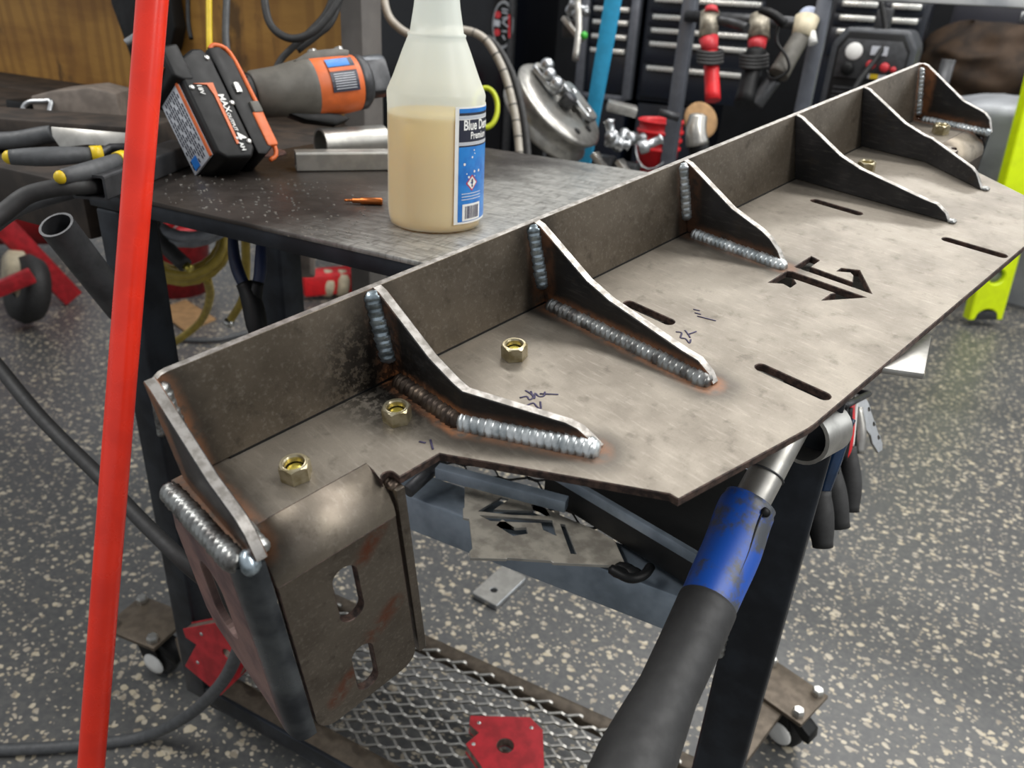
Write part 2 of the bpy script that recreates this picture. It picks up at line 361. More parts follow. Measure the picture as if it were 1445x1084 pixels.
def weld(name, pts, bis, r, pitch, mat, parent, rz=.8, seed=0, taper=True):
    rnd = random.Random(seed); pts = [Vector(p) for p in pts]
    L = [0]
    for a, b in zip(pts, pts[1:]): L.append(L[-1] + (b - a).length)
    tot = L[-1]; st = max(8, int(tot / pitch * 7)); n = 14; vs = []; bis = Vector(bis).normalized()
    jit = [rnd.uniform(-.12, .12) for _ in range(int(tot / pitch) + 4)]
    for i in range(st + 1):
        s_ = tot * i / st; k = max(j for j in range(len(L) - 1) if L[j] <= s_ + 1e-9); t = (s_ - L[k]) / (L[k + 1] - L[k])
        c = pts[k].lerp(pts[k + 1], t); T = (pts[k + 1] - pts[k]).normalized(); N = (bis - T * bis.dot(T)).normalized(); B = T.cross(N)
        e = min(1, min(s_, tot - s_) / (r * .9) + .12) if taper else 1; e = math.sqrt(max(0, 1 - (1 - e) ** 2))
        for j in range(n):
            a = 2 * PI * j / n - PI; ph = s_ / pitch + .8 * math.cos(a); ip = int(math.floor(ph)); fr = ph - ip
            rr = r * (1 + jit[max(0, ip)] * .6) * (.80 + .34 * math.sqrt(max(0, 1 - fr)) ) * e
            vs.append(c + N * (math.cos(a) * rr * rz) + B * (math.sin(a) * rr))
    fs = [(i * n + k, i * n + (k + 1) % n, (i + 1) * n + (k + 1) % n, (i + 1) * n + k) for i in range(st) for k in range(n)]
    mb = MB(); mb.add(vs, fs, 0, True); mb.add(vs[:n], [tuple(range(n))]); mb.add(vs[-n:], [tuple(range(n))])
    return mb.build(name, mat, parent, world=False)
# ================================================================ SETTING
mb = MB(); mb.bx(-6, 5, -2.5, 7, -.05, 0); tag(mb.build('floor', m_floor), None, None, kind='structure')
m_dark = M('dark_wall_paint', '17181b', .8, 0, .1, 5, .05)
mb = MB(); mb.bx(-6, 5, 6.0, 6.1, 0, 2.9); tag(mb.build('wall_back', m_dark), None, None, kind='structure')
mb = MB(); mb.bx(-2.9, -.905, 1.136, 1.16, .79, 1.9); tag(mb.build('wall_left', m_ply), None, None, kind='structure')
mb = MB(); mb.bx(-.9, -.855, 1.105, 1.16, 0, 1.9); tag(mb.build('trim_1', M('grey_post_paint', '6e6a66', .5, .3, .1, 20, .1), None, .004), None, None, kind='structure')

tag(MB().bx(-2.9, -.92, .80, 1.135, 1.36, 1.385).build('shade_shelf', m_dwood, None, .003), 'dark wooden shelf added out of view above the bench to shade the plywood', 'shelf')  # out-of-view shelf, added to keep the upper plywood in shade
# ================================================================ STEEL BUMPER
BU = Vector((0.32661922, 0.93179617, 0.15835332)); BV = Vector((-0.94512679, 0.32067516, 0.06247224))
BN = BU.cross(BV).normalized(); BV = BN.cross(BU).normalized(); BU = BU.normalized()
BO = CAM + ray(419, 672) * .43
bmat = Matrix((BU, BV, BN)).transposed().to_4x4(); bmat.translation = BO
bumper = thing('steel_bumper', None, 'long bare steel bumper shell with welded gussets lying across the welding table', 'bumper', mat=bmat)
binv = bmat.inverted()
def uv(x, y, w=0.0):                                                  # pixel -> (u, v) on the bumper's plane
    r = ray(x, y); t = (w - BN.dot(CAM - BO)) / BN.dot(r); p = binv @ (CAM + r * t); return (p.x, p.y)
UM = .4178                                                            # the bumper is symmetric about this u
mir = lambda pts: [(2 * UM - a, b) for a, b in pts][::-1]
left = [(-.0525, .047), (-.0535, .040), (-.0535, -.034), (-.049, -.038), (-.0415, -.038), (-.0415, -.0185), (.0335, -.0185)] + arc(.0368, -.036, .0042, 180, 20, 8) + [(.041, -.0406), (.0693, -.0406), (.1373, -.1533), (.1375, -.159), (.2401, -.176), (.2462, -.1765)]
out = left + mir(left)
X = (0, 0, 0), (1, 0, 0), (0, 1, 0)
L1 = [(1121.5, 376.5), (1145.1, 361.8), (1156, 367.4), (1143.5, 376.5), (1203.7, 398.6), (1205.2, 388.7), (1200.6, 384.2), (1181.6, 382.6), (1187.7, 378.5), (1212.8, 381.4), (1229.6, 414.1)]
L2 = [(1084.9, 398.6), (1110.8, 382.6), (1118.4, 383.4), (1221.2, 419.5), (1160.7, 423.7), (1172.5, 415.1), (1180.1, 413.8), (1118.4, 392.5), (1123, 400.1), (1115.1, 405.5), (1105.5, 400.1)]
holes = [slot(.2725, .281, -.170, -.1175, .0042), slot(.2765, .285, -.0465, -.001, .0042), slot(.5545, .563, -.0490, .0015, .0042), slot(.5545, .563, -.1735, -.1215, .0042),
         [uv(*p) for p in L1], [uv(*p) for p in L2]]
plate('base_plate', out, holes, .006, X, (m_plate, m_cut), bumper, .0006)
# upright flange, leaning back, with rounded ends
fl = [(-.046, .001)] + [(-.046, .050)] + arc(-.034, .0495, .012, 180, 90, 5) + [(2 * UM + .034, .0615), (2 * UM + .046, .0615), (2 * UM + .046, .001)]
mb = MB(); sh = lambda v, w: v + .205 * w
A = [(a, sh(.0405, b), b) for a, b in fl]; B = [(a, sh(.0455, b), b) for a, b in fl]; n = len(fl)
mb.add(A + B, [tuple(range(n)), tuple(range(2 * n - 1, n - 1, -1))], 0); mb.add(A + B, [(i, (i + 1) % n, n + (i + 1) % n, n + i) for i in range(n)], 1)
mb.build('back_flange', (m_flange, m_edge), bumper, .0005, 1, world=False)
mb = MB(); mb.bar((-.02, .0405, .0006), (.86, .0405, .0006), .0008, .0012); mb.build('joint_line', m_black, bumper, world=False)
PR = [(.0405, .001), (.053, .062), (.0465, .0605), (0, .034), (-.022, .0265), (-.0305, .0249), (-.085, .0145), (-.0975, .013), (-.107, .007), (-.1115, .0005), (-.0305, .0005)]
PB = [(.0405, .001), (.053, .062), (.0465, .0605), (0, .034), (-.022, .0265), (-.0305, .0249), (-.0850, .0155), (-.0915, .0125), (-.096, .0078), (-.1024, .0005), (-.0305, .0005)]
PC = [(.0405, .001), (.053, .062), (.0465, .0605), (0, .034), (-.022, .0265), (-.0305, .0235), (-.038, .0195), (-.047, .0115), (-.0545, .0005), (-.0305, .0005)]
PE = [(.0405, .001), (.053, .062), (.0465, .0605), (-.004, .0290), (-.025, .0225), (-.0305, .0205), (-.037, .015), (-.0435, .0005), (-.0305, .0005)]
PF = [(.0405, .001), (.053, .062), (.0465, .0605), (.024, .0505), (-.010, .0370), (-.0305, .0300), (-.034, .0270), (-.0435, .0005), (-.0305, .0005)]
def gusset(u0, prof, bend=0.0, th=.0066):
    mb = MB(); f = lambda v: (min(0, v + .0305) * -bend)
    A = [(u0 + f(v), v, w) for v, w in prof]; B = [(u0 + th + f(v), v, w) for v, w in prof]; n = len(prof)
    k = [i for i, p in enumerate(prof) if abs(p[0] + .0305) < 1e-6]; a, b = k[0], k[-1]
    loops = [list(range(0, a + 1)) + list(range(b, n)), list(range(a, b + 1))]
    for lp in loops: mb.add(A, [tuple(lp)], 0); mb.add(B, [tuple(lp[::-1])], 0)
    mb.add(A + B, [(i, (i + 1) % n, n + (i + 1) % n, n + i) for i in range(n)], 1)
    return mb.build('gusset', (m_mill, m_edge), bumper, .0006, 1, world=False)
gusset(-.0475, PE, th=.0066); gusset(.0965, PB, .556); gusset(.2365, PR); gusset(.4145, PC); gusset(.5945, PR); gusset(.7325, PB, -.556); gusset(.8765, PE)
q2 = .7071
# gusset welds: up the flange, then along the base
for i, (u0, prof, mv, mh, r) in enumerate([(.0955, 'b', m_weldblue, m_weldbrown, .0068), (.2360, 'r', m_weldblue, m_weldgrey, .0064), (.4140, 'c', m_weldbright, m_weldbright, .0057)]):
    weld('weld_bead', [(u0, .0405 + .205 * .0605, .0605), (u0, .0395 + .205 * .012, .012)], (-q2, -q2, .1), r * 1.04, .0054, mv, bumper, seed=i)
    if prof == 'b':
        weld('weld_bead', [(u0, .036, .001), (u0, -.0300, .001)], (-q2, 0, q2), r, .0046, mh, bumper, seed=i + 9, rz=.9)
        weld('weld_bead', [(u0, -.0260, .001), (u0 - .001 + .0415, -.1045, .001)], (-q2, 0, q2), r * 1.08, .0046, m_weldbright, bumper, seed=i + 19, rz=.9)
    elif prof == 'r': weld('weld_bead', [(u0, .036, .001), (u0, -.110, .001)], (-q2, 0, q2), r, .0046, mh, bumper, seed=i + 9, rz=.9)
    else: weld('weld_bead', [(u0, .035, .001), (u0, -.0575, .001)], (-q2, 0, q2), r, .0044, mh, bumper, seed=i + 9, rz=.9)
weld('weld_bead', [(.8765, .052, .058), (.8765, .041, .004)], (-q2, -q2, 0), .005, .0045, m_weldbright, bumper, seed=31)
weld('weld_bead', [(.8765, .036, .001), (.8765, -.043, .001)], (-q2, 0, q2), .005, .0045, m_weldbright, bumper, seed=32)
weld('weld_bead', [(-.0400, .0515, .058), (-.0400, .0415, .006)], (q2, -q2, 0), .0048, .0052, m_weldgrey, bumper, seed=33)
weld('weld_bead', [(-.0400, .036, .001), (-.0400, -.038, .001)], (q2, 0, q2), .0048, .0040, m_weldgrey, bumper, seed=34)
for u, v in ((.5975, -.114), (.6975, -.105), (.7795, .036)): weld('weld_bead', [(u, v + .004, .001), (u, v - .003, .001)], (0, 0, 1), .0045, .003, m_weldgrey, bumper, seed=41, rz=.5)
weld('weld_bead', [(-.0565, .044, -.002), (-.0540, -.036, -.002)], (-q2, 0, q2), .0060, .0043, m_weldgrey, bumper, seed=51, rz=.85)
weld('weld_bead', [(-.0530, -.0360, -.0015), (-.0440, -.0400, -.0015)], (-.3, -.6, .8), .0068, .0060, m_weldblue, bumper, seed=52, rz=.8)
# weld nuts
def nut():
    n = 36; R0 = .0079; h = .0100; rh = lambda a: R0 / math.cos(((a + 30) % 60 - 30) * PI / 180)
    mb = MB(); rings = [lambda a: (rh(a), 0), lambda a: (rh(a), h - max(.0003, (rh(a) - R0) * .9)), lambda a: (min(rh(a), R0) * .985, h), lambda a: (.0062, h), lambda a: (.0056, h - .0010), lambda a: (.0053, h - .0038)]
    vs = [((f(a)[0]) * math.cos(a * PI / 180), (f(a)[0]) * math.sin(a * PI / 180), f(a)[1]) for f in rings for a in [360 * k / n for k in range(n)]]
    mb.add(vs, [(i * n + k, i * n + (k + 1) % n, (i + 1) * n + (k + 1) % n, (i + 1) * n + k) for i in range(5) for k in range(n)])
    return mb
for i, (u, v) in enumerate([(0, 0), (.071, .0023), (.1697, .003), (.6660, .0015), (.7646, .0020), (.8400, -.0015)]):
    mb = nut(); o = mb.build('weld_nut', m_nut, bumper, world=False); o.location = (u, v, .0002); o.rotation_euler = (0, 0, .35 + i * .8)
    for p in o.data.polygons: p.use_smooth = False
    s_ = MB(); s_.lathe([(.0001, .0064), (.0030, .0064), (.0042, .0060), (.0052, .0052), (.0054, .0004)], n=20)
    t_ = s_.build('threaded_stud', m_brass, bumper, world=False); t_.parent = o
    s_ = MB(); s_.lathe([(.0062, .0101), (.0066, .0101), (.0068, .0098)], n=24); t_ = s_.build('washer_ring', m_nut, bumper, world=False); t_.parent = o
# end brackets: tongue of the plate folded down, two slots
def bracket(mirror):
    g = (lambda u: 2 * UM - u) if mirror else (lambda u: u)
    mb = MB(); R_ = .0240; vc, wc = -.0185, -R_; nb = 12; u0, u1 = -.0410, .0340; ring = []
    for k in range(nb + 1): a = math.radians(90 * k / nb); ring.append((vc - R_ * math.sin(a), wc + R_ * math.cos(a), vc - (R_ - .006) * math.sin(a), wc + (R_ - .006) * math.cos(a)))
    vs = []
    for v, w, v2, w2 in ring: vs += [(g(u0), v, w), (g(u1), v, w), (g(u0), v2, w2), (g(u1), v2, w2)]
    fs = []
    for k in range(nb): a, b = 4 * k, 4 * k + 4; fs += [(a, a + 1, b + 1, b), (a + 2, b + 2, b + 3, a + 3)]
    mb.add(vs, fs, 0, True); mb.add(vs, [f for k in range(nb) for f in ((4 * k, 4 * k + 4, 4 * k + 6, 4 * k + 2), (4 * k + 1, 4 * k + 3, 4 * k + 7, 4 * k + 5))], 0)
    mb.build('fold_bend', m_fold, bumper, world=False)
    u = lambda a: g(a)
    o_ = [(u0, .024 * -1 + .0), (u0, -.150)] + arc(u0 + .013, -.147, .013, 180, 270, 5) + arc(u1 - .013, -.1455, .013, 270, 360, 5) + [(u1, -.0240)]
    h_ = [slot(-.0115, .0040, -.0820, -.0385, .0078), slot(-.0105, .0042, -.1500, -.1090, .0078)]
    if mirror: o_ = mir(o_); h_ = [mir(x) for x in h_]
    # frame: x = u, y = w, normal = -v ; surface at v = -.0425
    return plate('end_bracket', o_, h_, .006, ((0, -.0425, 0), (1, 0, 0), (0, 0, 1)), (m_bracket, m_cut), bumper, .0005)
bracket(False); bracket(True)
def side_plate(mirror):
    g = (lambda a: 2 * UM - a) if mirror else (lambda a: a)
    # flat side with an oval opening, rounded vertical corner and short return beside the bracket
    o_ = [(-.030, -.001), (.041, -.001), (.055, -.040), (.055, -.112), (.048, -.123), (-.022, -.143), (-.030, -.148)]
    h_ = [slot(.000, .0285, -.100, -.041, .0142)]
    if mirror: fr = ((2 * UM + .0575, 0, 0), (0, 1, 0), (0, 0, 1))
    else: fr = ((-.0575, 0, 0), (0, -1, 0), (0, 0, 1)); o_ = [(-a, b) for a, b in o_][::-1]; h_ = [[(-a, b) for a, b in x][::-1] for x in h_]
    s = plate('side_plate', o_, h_, .0045, fr, (m_pink, m_pink), bumper, .0004)
    mb = MB(); R_ = .0115; uc, vc = -.0575 + R_, -.030; nb = 10; vs = []
    pts = [(uc - R_ * math.cos(math.radians(90 * k / nb)), vc - R_ * math.sin(math.radians(90 * k / nb))) for k in range(nb + 1)] + [(-.0425, vc - R_)]
    inn = [(uc - (R_ - .0045) * math.cos(math.radians(90 * k / nb)), vc - (R_ - .0045) * math.sin(math.radians(90 * k / nb))) for k in range(nb + 1)] + [(-.0425, vc - R_ + .0045)]
    m = len(pts); H0 = -.003
    for (a, b) in pts + inn:
        vs.append((g(a), b, H0))
    for i, (a, b) in enumerate(pts + inn): vs.append((g(a), b, -.148 - .010 * min(1, (i % m) / 6)))
    fs = [(i, i + 1, 2 * m + i + 1, 2 * m + i) for i in range(m - 1)] + [(m + i, 3 * m + i, 3 * m + i + 1, m + i + 1) for i in range(m - 1)] + [(i, m + i, m + i + 1, i + 1) for i in range(m - 1)] + [(2 * m + i, 2 * m + i + 1, 3 * m + i + 1, 3 * m + i) for i in range(m - 1)] + [(m - 1, 2 * m - 1, 4 * m - 1, 3 * m - 1)]
    mb.add(vs, fs, 0, True); c = mb.build('rolled_corner', m_bluesteel, bumper, world=False); c.data.set_sharp_from_angle(angle=.6)
side_plate(False); side_plate(True)
for mm in (False, True):                                              # inner cheek plate beside the bracket's free edge
    g = (lambda a: 2 * UM - a) if mm else (lambda a: a)
    mb = MB(); a, b = sorted((g(.0362), g(.0425))); mb.bx(a, b, -.0430, .020, -.153, -.0065); mb.build('cheek_plate', m_bracket, bumper, .0012, 2, world=False)
    weld('weld_bead', [(g(.0395), -.040, -.0065), (g(.0370), -.030, -.0075)], (0, -.3, 1), .0042, .003, m_weldbrown, bumper, seed=77, rz=.6)
# marker handwriting on the plate: 2 3/4 and 3/4 1"
def ink(px, s0, strokes):
    mb = MB()
    for st in strokes:
        pts = [Vector((*uv(px[0] + a / s0, px[1] + b / s0), .0004)) for a, b in st]
        mb.tube(smooth(pts, 4) if len(pts) > 2 else pts, .00072, 5)
    for v in mb.v: v.z = .0002 + (v.z - .0004) * .3
    return mb.build('marker_writing', m_ink, bumper, world=False)
ink((500, 300), 3.6125, [[(878, 985), (912, 972), (930, 990), (950, 1000), (948, 965)], [(843, 946), (878, 938), (893, 955), (912, 943), (900, 925), (872, 908)], [(900, 912), (918, 950), (922, 922), (940, 938), (965, 936), (972, 915)], [(945, 925), (1040, 928)]])
ink((750, 200), 3.6125, [[(735, 970), (765, 975), (760, 1000), (785, 1005), (805, 1028), (812, 1008)], [(782, 962), (800, 985), (808, 1000)], [(795, 985), (840, 968)], [(845, 890), (940, 914)], [(825, 855), (858, 863)], [(832, 873), (864, 881)]])
ink((520, 600), 3.6125, [[(258, 85), (292, 92)], [(315, 75), (328, 125)]])
# ================================================================ WELDING TABLE
def rect_tube(mb, a, b, w, h, t=.003, upv=(0, 0, 1), mi=0):            # hollow rectangular tube, open ends
    a, b = Vector(a), Vector(b); d = (b - a); L = d.length; d.normalize(); x = d.cross(Vector(upv)).normalized(); y = x.cross(d)
    r = min(w, h) * .12
    def ring(w_, h_, rr): return [x * p[0] + y * p[1] for p in slot(-w_ / 2, w_ / 2, -h_ / 2, h_ / 2, rr)[::3]]
    o = ring(w, h, r); i = ring(w - 2 * t, h - 2 * t, r * .6); n = len(o)
    vs = [a + p for p in o] + [b + p for p in o] + [a + p for p in i] + [b + p for p in i]
    for k in range(n):
        k2 = (k + 1) % n
        mb.add([vs[k], vs[k2], vs[n + k2], vs[n + k]], [(0, 1, 2, 3)], mi); mb.add([vs[2 * n + k], vs[2 * n + k2], vs[3 * n + k2], vs[3 * n + k]], [(3, 2, 1, 0)], mi)
        mb.add([vs[k], vs[k2], vs[2 * n + k2], vs[2 * n + k]], [(3, 2, 1, 0)], mi); mb.add([vs[n + k], vs[n + k2], vs[3 * n + k2], vs[3 * n + k]], [(0, 1, 2, 3)], mi)
    return mb
tab = thing('welding_table', (-.4, .8, 0), 'black steel welding table on casters carrying the bumper and yellow spray bottle', 'table')
mb = MB(); mb.bx(-.812, .002, .543, 1.084, .835, .840); mb.build('table_top', m_table, tab, .0012, 2)
mb = MB()
for a in (((-.808, .5575, .8265), (-.002, .5575, .8265)), ((-.808, 1.068, .8265), (-.002, 1.068, .8265))): mb.bar(*a, .025, .017)
for x in (-.7955, -.0145, -.40): mb.bar((x, .57, .8265), (x, 1.055, .8265), .025, .017)
mb.build('apron_frame', m_tube, tab, .002, 2)
for x in (-.7775, -.0255):
    for y in (.5675, .7975): m_ = MB(); m_.bx(x - .0225, x + .0225, y - .0225, y + .0225, .062, .818); m_.build('leg', m_tube if x < -.3 or y > .7 else m_tubed if False else m_tube, tab, .004, 3)
for y in (.5675, .7975): m_ = MB(); m_.bx(-.755, -.048, y - .0225, y + .0225, .541, .585); m_.build('middle_rail', m_tubelight, tab, .003, 2)
for x in (-.7775, -.0255): m_ = MB(); m_.bx(x - .0225, x + .0225, .590, .775, .541, .585); m_.build('middle_rail', m_tube, tab, .003, 2)
for y0, y1, yy in ((.545, .551, .545),):
    m_ = MB(); m_.bx(-.755, -.048, y0, y1, .060, .092); m_.bx(-.755, -.048, yy, yy + .040, .060, .066); m_.build('base_rail', m_tube, tab, .001, 1)
m_brownst = M('browned_steel', '645a4e', .5, .5, .15, 60, .15)
m_ = MB(); m_.bx(-.755, -.048, .5515, .590, .078, .083); m_.build('mesh_border', m_brownst, tab, .001, 1); m_ = MB(); m_.bx(-.755, -.048, .790, .816, .064, .0845); m_.build('base_rail', m_brownst, tab, .003, 2)
def expanded(name, x0, x1, y0, y1, z, mat, px=.0508, py=.0203, w=.0044, h=.0052):
    mb = MB(); nx = int((x1 - x0) / px); ny = int((y1 - y0) / py)
    for j in range(ny * 2):
        for i in range(nx * 2):
            if (i + j) % 2: continue
            X0 = x0 + i * px / 2; Y0 = y0 + j * py / 2
            for s_ in (1, -1):
                if (j == 0 and s_ < 0) or (j == ny * 2 - 1 and s_ > 0 and False): continue
                a = Vector((X0, Y0, z)); b = Vector((X0 + px / 2, Y0 + s_ * py / 2, z))
                d = (b - a) * .16; u_ = Vector((d.x, 0, 0)) * 1.3
                pts = [a, a + u_, b - u_, b]; zz = [0, h * .25, h * .25, 0] if s_ > 0 else [0, -h * .1, -h * .1, 0]
                vs = []
                for p, q in zip(pts, zz):
                    n_ = Vector((0, 1, 0)); up_ = Vector((0, -.45, 1)).normalized()
                    c = p + Vector((0, 0, q)); vs += [c - n_ * w * .5 - up_ * h * .5, c + n_ * w * .5 - up_ * h * .5, c + n_ * w * .5 + up_ * h * .5, c - n_ * w * .5 + up_ * h * .5]
                mb.add(vs, [(4 * k + e, 4 * k + (e + 1) % 4, 4 * k + 4 + (e + 1) % 4, 4 * k + 4 + e) for k in range(3) for e in range(4)])
    o = mb.build(name, mat, tab); o['kind'] = 'stuff'; return o
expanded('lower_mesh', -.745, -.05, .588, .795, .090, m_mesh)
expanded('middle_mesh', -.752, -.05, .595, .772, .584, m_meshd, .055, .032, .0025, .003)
for p, q in (((-.7775 + .0225, .546, .535), (-.7775 + .0225, .546, .59)), ((-.048, .546, .535), (-.048, .546, .59))):
    w_ = weld('weld_bead', [Vector(p), Vector(q)], (0, -1, 0), .005, .006, m_weldgrey, None); w_.data.transform(parent_inv(tab)); w_.parent = tab
def caster(px, py, ang, z0=.095):
    o = bpy.data.objects.new('caster', None); sc.collection.objects.link(o); o.parent = tab; o.location = Vector((px, py, 0)) - tab.location; o.rotation_euler = (0, 0, ang); o.scale = (1.2, 1.2, 1.2)
    def b(name, mb, mat, bev=0): return mb.build(name, mat, o, bev, 2, world=False)
    b('mounting_plate', MB().bx(-.045, .045, -.035, .035, .078, .084), m_brownst, .001)
    for a in (-.034, .034):
        for c in (-.025, .025): b('bolt', MB().lathe([(.0001, .094), (.006, .094), (.0075, .091), (.0075, .084), (.0001, .084)], (a, c, 0), n=6, smooth=False), m_bolt)
    b('swivel_race', MB().lathe([(.0001, .078), (.024, .078), (.026, .072), (.018, .066), (.0001, .066)], n=20), m_black)
    m_ = MB(); m_.bar((.0, -.014, .072), (.016, -.016, .026), .003, .030, (1, 0, 0)); m_.bar((.0, .014, .072), (.016, .016, .026), .003, .030, (1, 0, 0)); b('fork', m_, m_black, .001)
    b('wheel', MB().lathe([(.0001, -.009), (.012, -.010), (.020, -.0095), (.0245, -.008), (.0262, 0), (.0245, .008), (.020, .0095), (.012, .010), (.0001, .009)], (.016, 0, .0265), (0, 1, 0), 28), m_rubber)
    for s_ in (-1, 1): b('hub_cap', MB().lathe([(.0001, .0192), (.006, .0190), (.016, .0180), (.017, .0165), (.0001, .0165)], (.016, 0, .0265), (0, s_, 0), 20), m_white)
    m_ = MB(); m_.prism([(-.012, .058), (.030, .062), (.052, .050), (.054, .036), (.046, .034), (.024, .050), (-.012, .050)], ((0, .0120, 0), (1, 0, 0), (0, 0, 1)), .024); b('brake_pedal', m_, m_black, .002)
    b('pedal_button', MB().box((.002, 0, .064), (.012, .014, .006)), m_orange, .001)
    return o
caster(-.935, .592, .1); caster(.020, .995, -.35)
for p_, q_ in (((-.800, .575, .088), (-.862, .612, .088)), ((-.03, .82, .088), (.012, .985, .088))): MB().bar(p_, q_, .045, .012).build('outrigger_bar', m_brownst, tab, .002)
# gun holder pipe under the bumper and tool holder pipe on the left leg
def pipe(name, a, b, ro, ri, mat, parent, n=28):
    a, b = Vector(a), Vector(b); L = (b - a).length
    return MB().lathe([(ri, L), (ri, .0), (ri + .0004, -.0), (ro, 0), (ro, L), (ri, L)], a, b - a, n).build(name, mat, parent, 0)
o = pipe('gun_holder_pipe', aD(1132, 618, .548), aD(1166, 601, .572), .0200, .0172, m_alu, tab); o.data.set_sharp_from_angle(angle=.6)
o = pipe('tool_holder_pipe', aD(79, 317, .74), aD(172, 436, .845), .0165, .0140, m_dgrey, tab); o.data.set_sharp_from_angle(angle=.6)

# ================================================================ RED POLE
a, b = aD(215, 0, .62), aD(128.5, 1084, .745); d = (b - a)
mb = MB(); mb.tube([a - d * .25, a - d * .12, a, b, b + d * .32], .0121, 28); pole = mb.build('red_pole', m_poster); pole.data.set_sharp_from_angle(angle=.6)
tag(pole, 'bright red round pole leaning upright in front of the table at left', 'pole')

# ================================================================ SPRAY BOTTLE
bc = aZ(614, 314, .840); bdep = (bc - CAM).dot(CFW)
rr = lambda px, y: px / 2 / CF * ((aV(614, y, bc) - CAM).dot(CFW))
hh = lambda y: aV(606, y, bc).z - bc.z
prof = [(rr(131, 300) * .80, .0005), (rr(131, 300) * .95, .002), (rr(131, 300) * .985, .009), (rr(130, 300), .014), (rr(131, 300), .018), (rr(134, 220), hh(220)), (rr(137, 150), hh(150)), (rr(139, 134), hh(134)), (rr(139, 130), hh(130)), (rr(137, 126), hh(126))]
prof += [(rr(w_, y), hh(y)) for w_, y in ((122, 108), (108, 88), (97, 72), (88, 60), (81, 51))] + [(rr(82, 50), hh(50)), (rr(83, 47), hh(47)), (rr(76, 45), hh(45)), (rr(72, 30), hh(30)), (rr(66, 10), hh(10)), (rr(63, -5), hh(-5)), (rr(60, -25), hh(-25)), (rr(52, -45), hh(-45)), (rr(40, -52), hh(-52)), (rr(38, -70), hh(-70))]
bot = thing('spray_bottle', bc, 'milky plastic spray bottle half full of yellow liquid with blue label', 'bottle')
mb = MB(); mb.lathe([(.0001, .0015)] + prof, n=64); mb.build('bottle_body', m_bottle, bot, world=False)
mb = MB(); wall = .0012; lq = [(r - wall, h) for r, h in prof if h < hh(158) - .002]; lq = [(.0001, .003), (lq[1][0], .003)] + lq[2:] + [(rr(136, 157) - wall, hh(157)), (.0001, hh(157))]
mb.lathe(lq, n=64); mb.build('yellow_liquid', m_liquid, bot, world=False)
mb = MB(); tz = hh(-70); mb.lathe([(.0001, tz + .03), (.015, tz + .03), (.0165, tz + .026), (.0165, tz + .004), (.0140, tz), (.0001, tz)], n=28); mb.box((0, 0, tz + .045), (.028, .022, .03)); mb.bar((0, 0, tz + .055), (-.06, .01, tz + .058), .02, .018); mb.bar((-.025, 0, tz + .05), (-.05, 0, tz + .005), .010, .006); mb.build('trigger_head', m_white, bot, .001, world=False)
# curved label
vd = Vector((bc.x, bc.y, 0)).normalized(); rt = Vector((vd.y, -vd.x, 0))
RL = rr(137, 170) + .0007; RLb = rr(132, 300) + .0009
def onb(sarc, h, e=0.0):                                               # arc length to the right of the line facing the camera, height
    r = RLb + (RL - RLb) * min(1, max(0, (h - .02) / (hh(150) - .02))) + e; th = sarc / RL; return (rt * math.sin(th) - vd * math.cos(th)) * r + Vector((0, 0, h))
s0, s1 = RL * .375, RL * 1.95; ht, hb = hh(141), hh(300)
m_lblue = M('label_blue', '2f7fc9', .35, 0, .1, 60, 0, col2='2467b5'); m_ldark = M('label_dark', '2a2d3c', .4, 0, .05, 60, 0); m_lsilver = M('label_silver', 'b9bdc4', .4, 0, .05, 60, 0); m_lred = M('label_red', 'c02a30', .5, 0, 0, 60, 0)
def strip(name, a, b, h0, h1, mat, e, n=20):
    vs = [onb(a + (b - a) * i / n, h, e) for i in range(n + 1) for h in (h0, h1)]
    mb = MB(); mb.add(vs, [(2 * i, 2 * i + 2, 2 * i + 3, 2 * i + 1) for i in range(n)], 0, True); return mb.build(name, mat, bot, world=False)
H_ = ht - hb; fy = lambda y: ht - (y - 141) / (300 - 141) * H_
strip('label', s0, s1, hb, ht, m_white, 0)
si = s0 + .004
strip('label_band', si, s1, fy(149), fy(143.5), m_lblue, .0002); strip('label_band', si, s1, fy(152.5), fy(149), m_ldark, .0002); strip('label_band', si, s1, fy(187), fy(158), m_ldark, .0002)
strip('label_band', si, s1, fy(157), fy(153), m_lsilver, .0002); strip('label_band', si, s1, fy(191), fy(187.5), m_lsilver, .0002); strip('label_band', si, s1, fy(193.5), fy(191.5), m_ldark, .0002); strip('label_band', si, s1, fy(297), fy(193.5), m_lblue, .0002)
text('Blue Demon', .0125, m_white, 'label_text', bot, lambda x, y: onb(si + .0045 + x * .78, fy(171) + y, .0005), bold=.0003)
text('Premium', .0090, m_white, 'label_text', bot, lambda x, y: onb(si + .013 + x * .8, fy(183) + y, .0005), bold=.0002)
strip('barcode_panel', si + .005, si + .030, fy(296), fy(272), m_white, .0004)
mb = MB(); xx = si + .008; rnd = random.Random(3)
while xx < si + .027:
    w_ = rnd.choice((.0004, .0007, .0011)); mb.add([onb(xx, fy(293), .0006), onb(xx + w_, fy(293), .0006), onb(xx + w_, fy(275), .0006), onb(xx, fy(275), .0006)], [(0, 1, 2, 3)]); xx += w_ + rnd.choice((.0005, .0009))
mb.build('barcode', m_ink, bot, world=False)
cxx, cyy = si + .0165, fy(243)
for nm, s_, mt, e in (('hazard_border', .0078, m_lred, .0004), ('hazard_diamond', .0062, m_white, .0005)):
    mb = MB(); mb.add([onb(cxx - s_, cyy, e), onb(cxx, cyy - s_, e), onb(cxx + s_, cyy, e), onb(cxx, cyy + s_, e)], [(0, 1, 2, 3)]); mb.build(nm, mt, bot, world=False)
text('!', .010, m_ink, 'label_text', bot, lambda x, y: onb(cxx - .0012 + x, cyy - .0035 + y, .0007), bold=.0004)
mb = MB(); rnd = random.Random(5)
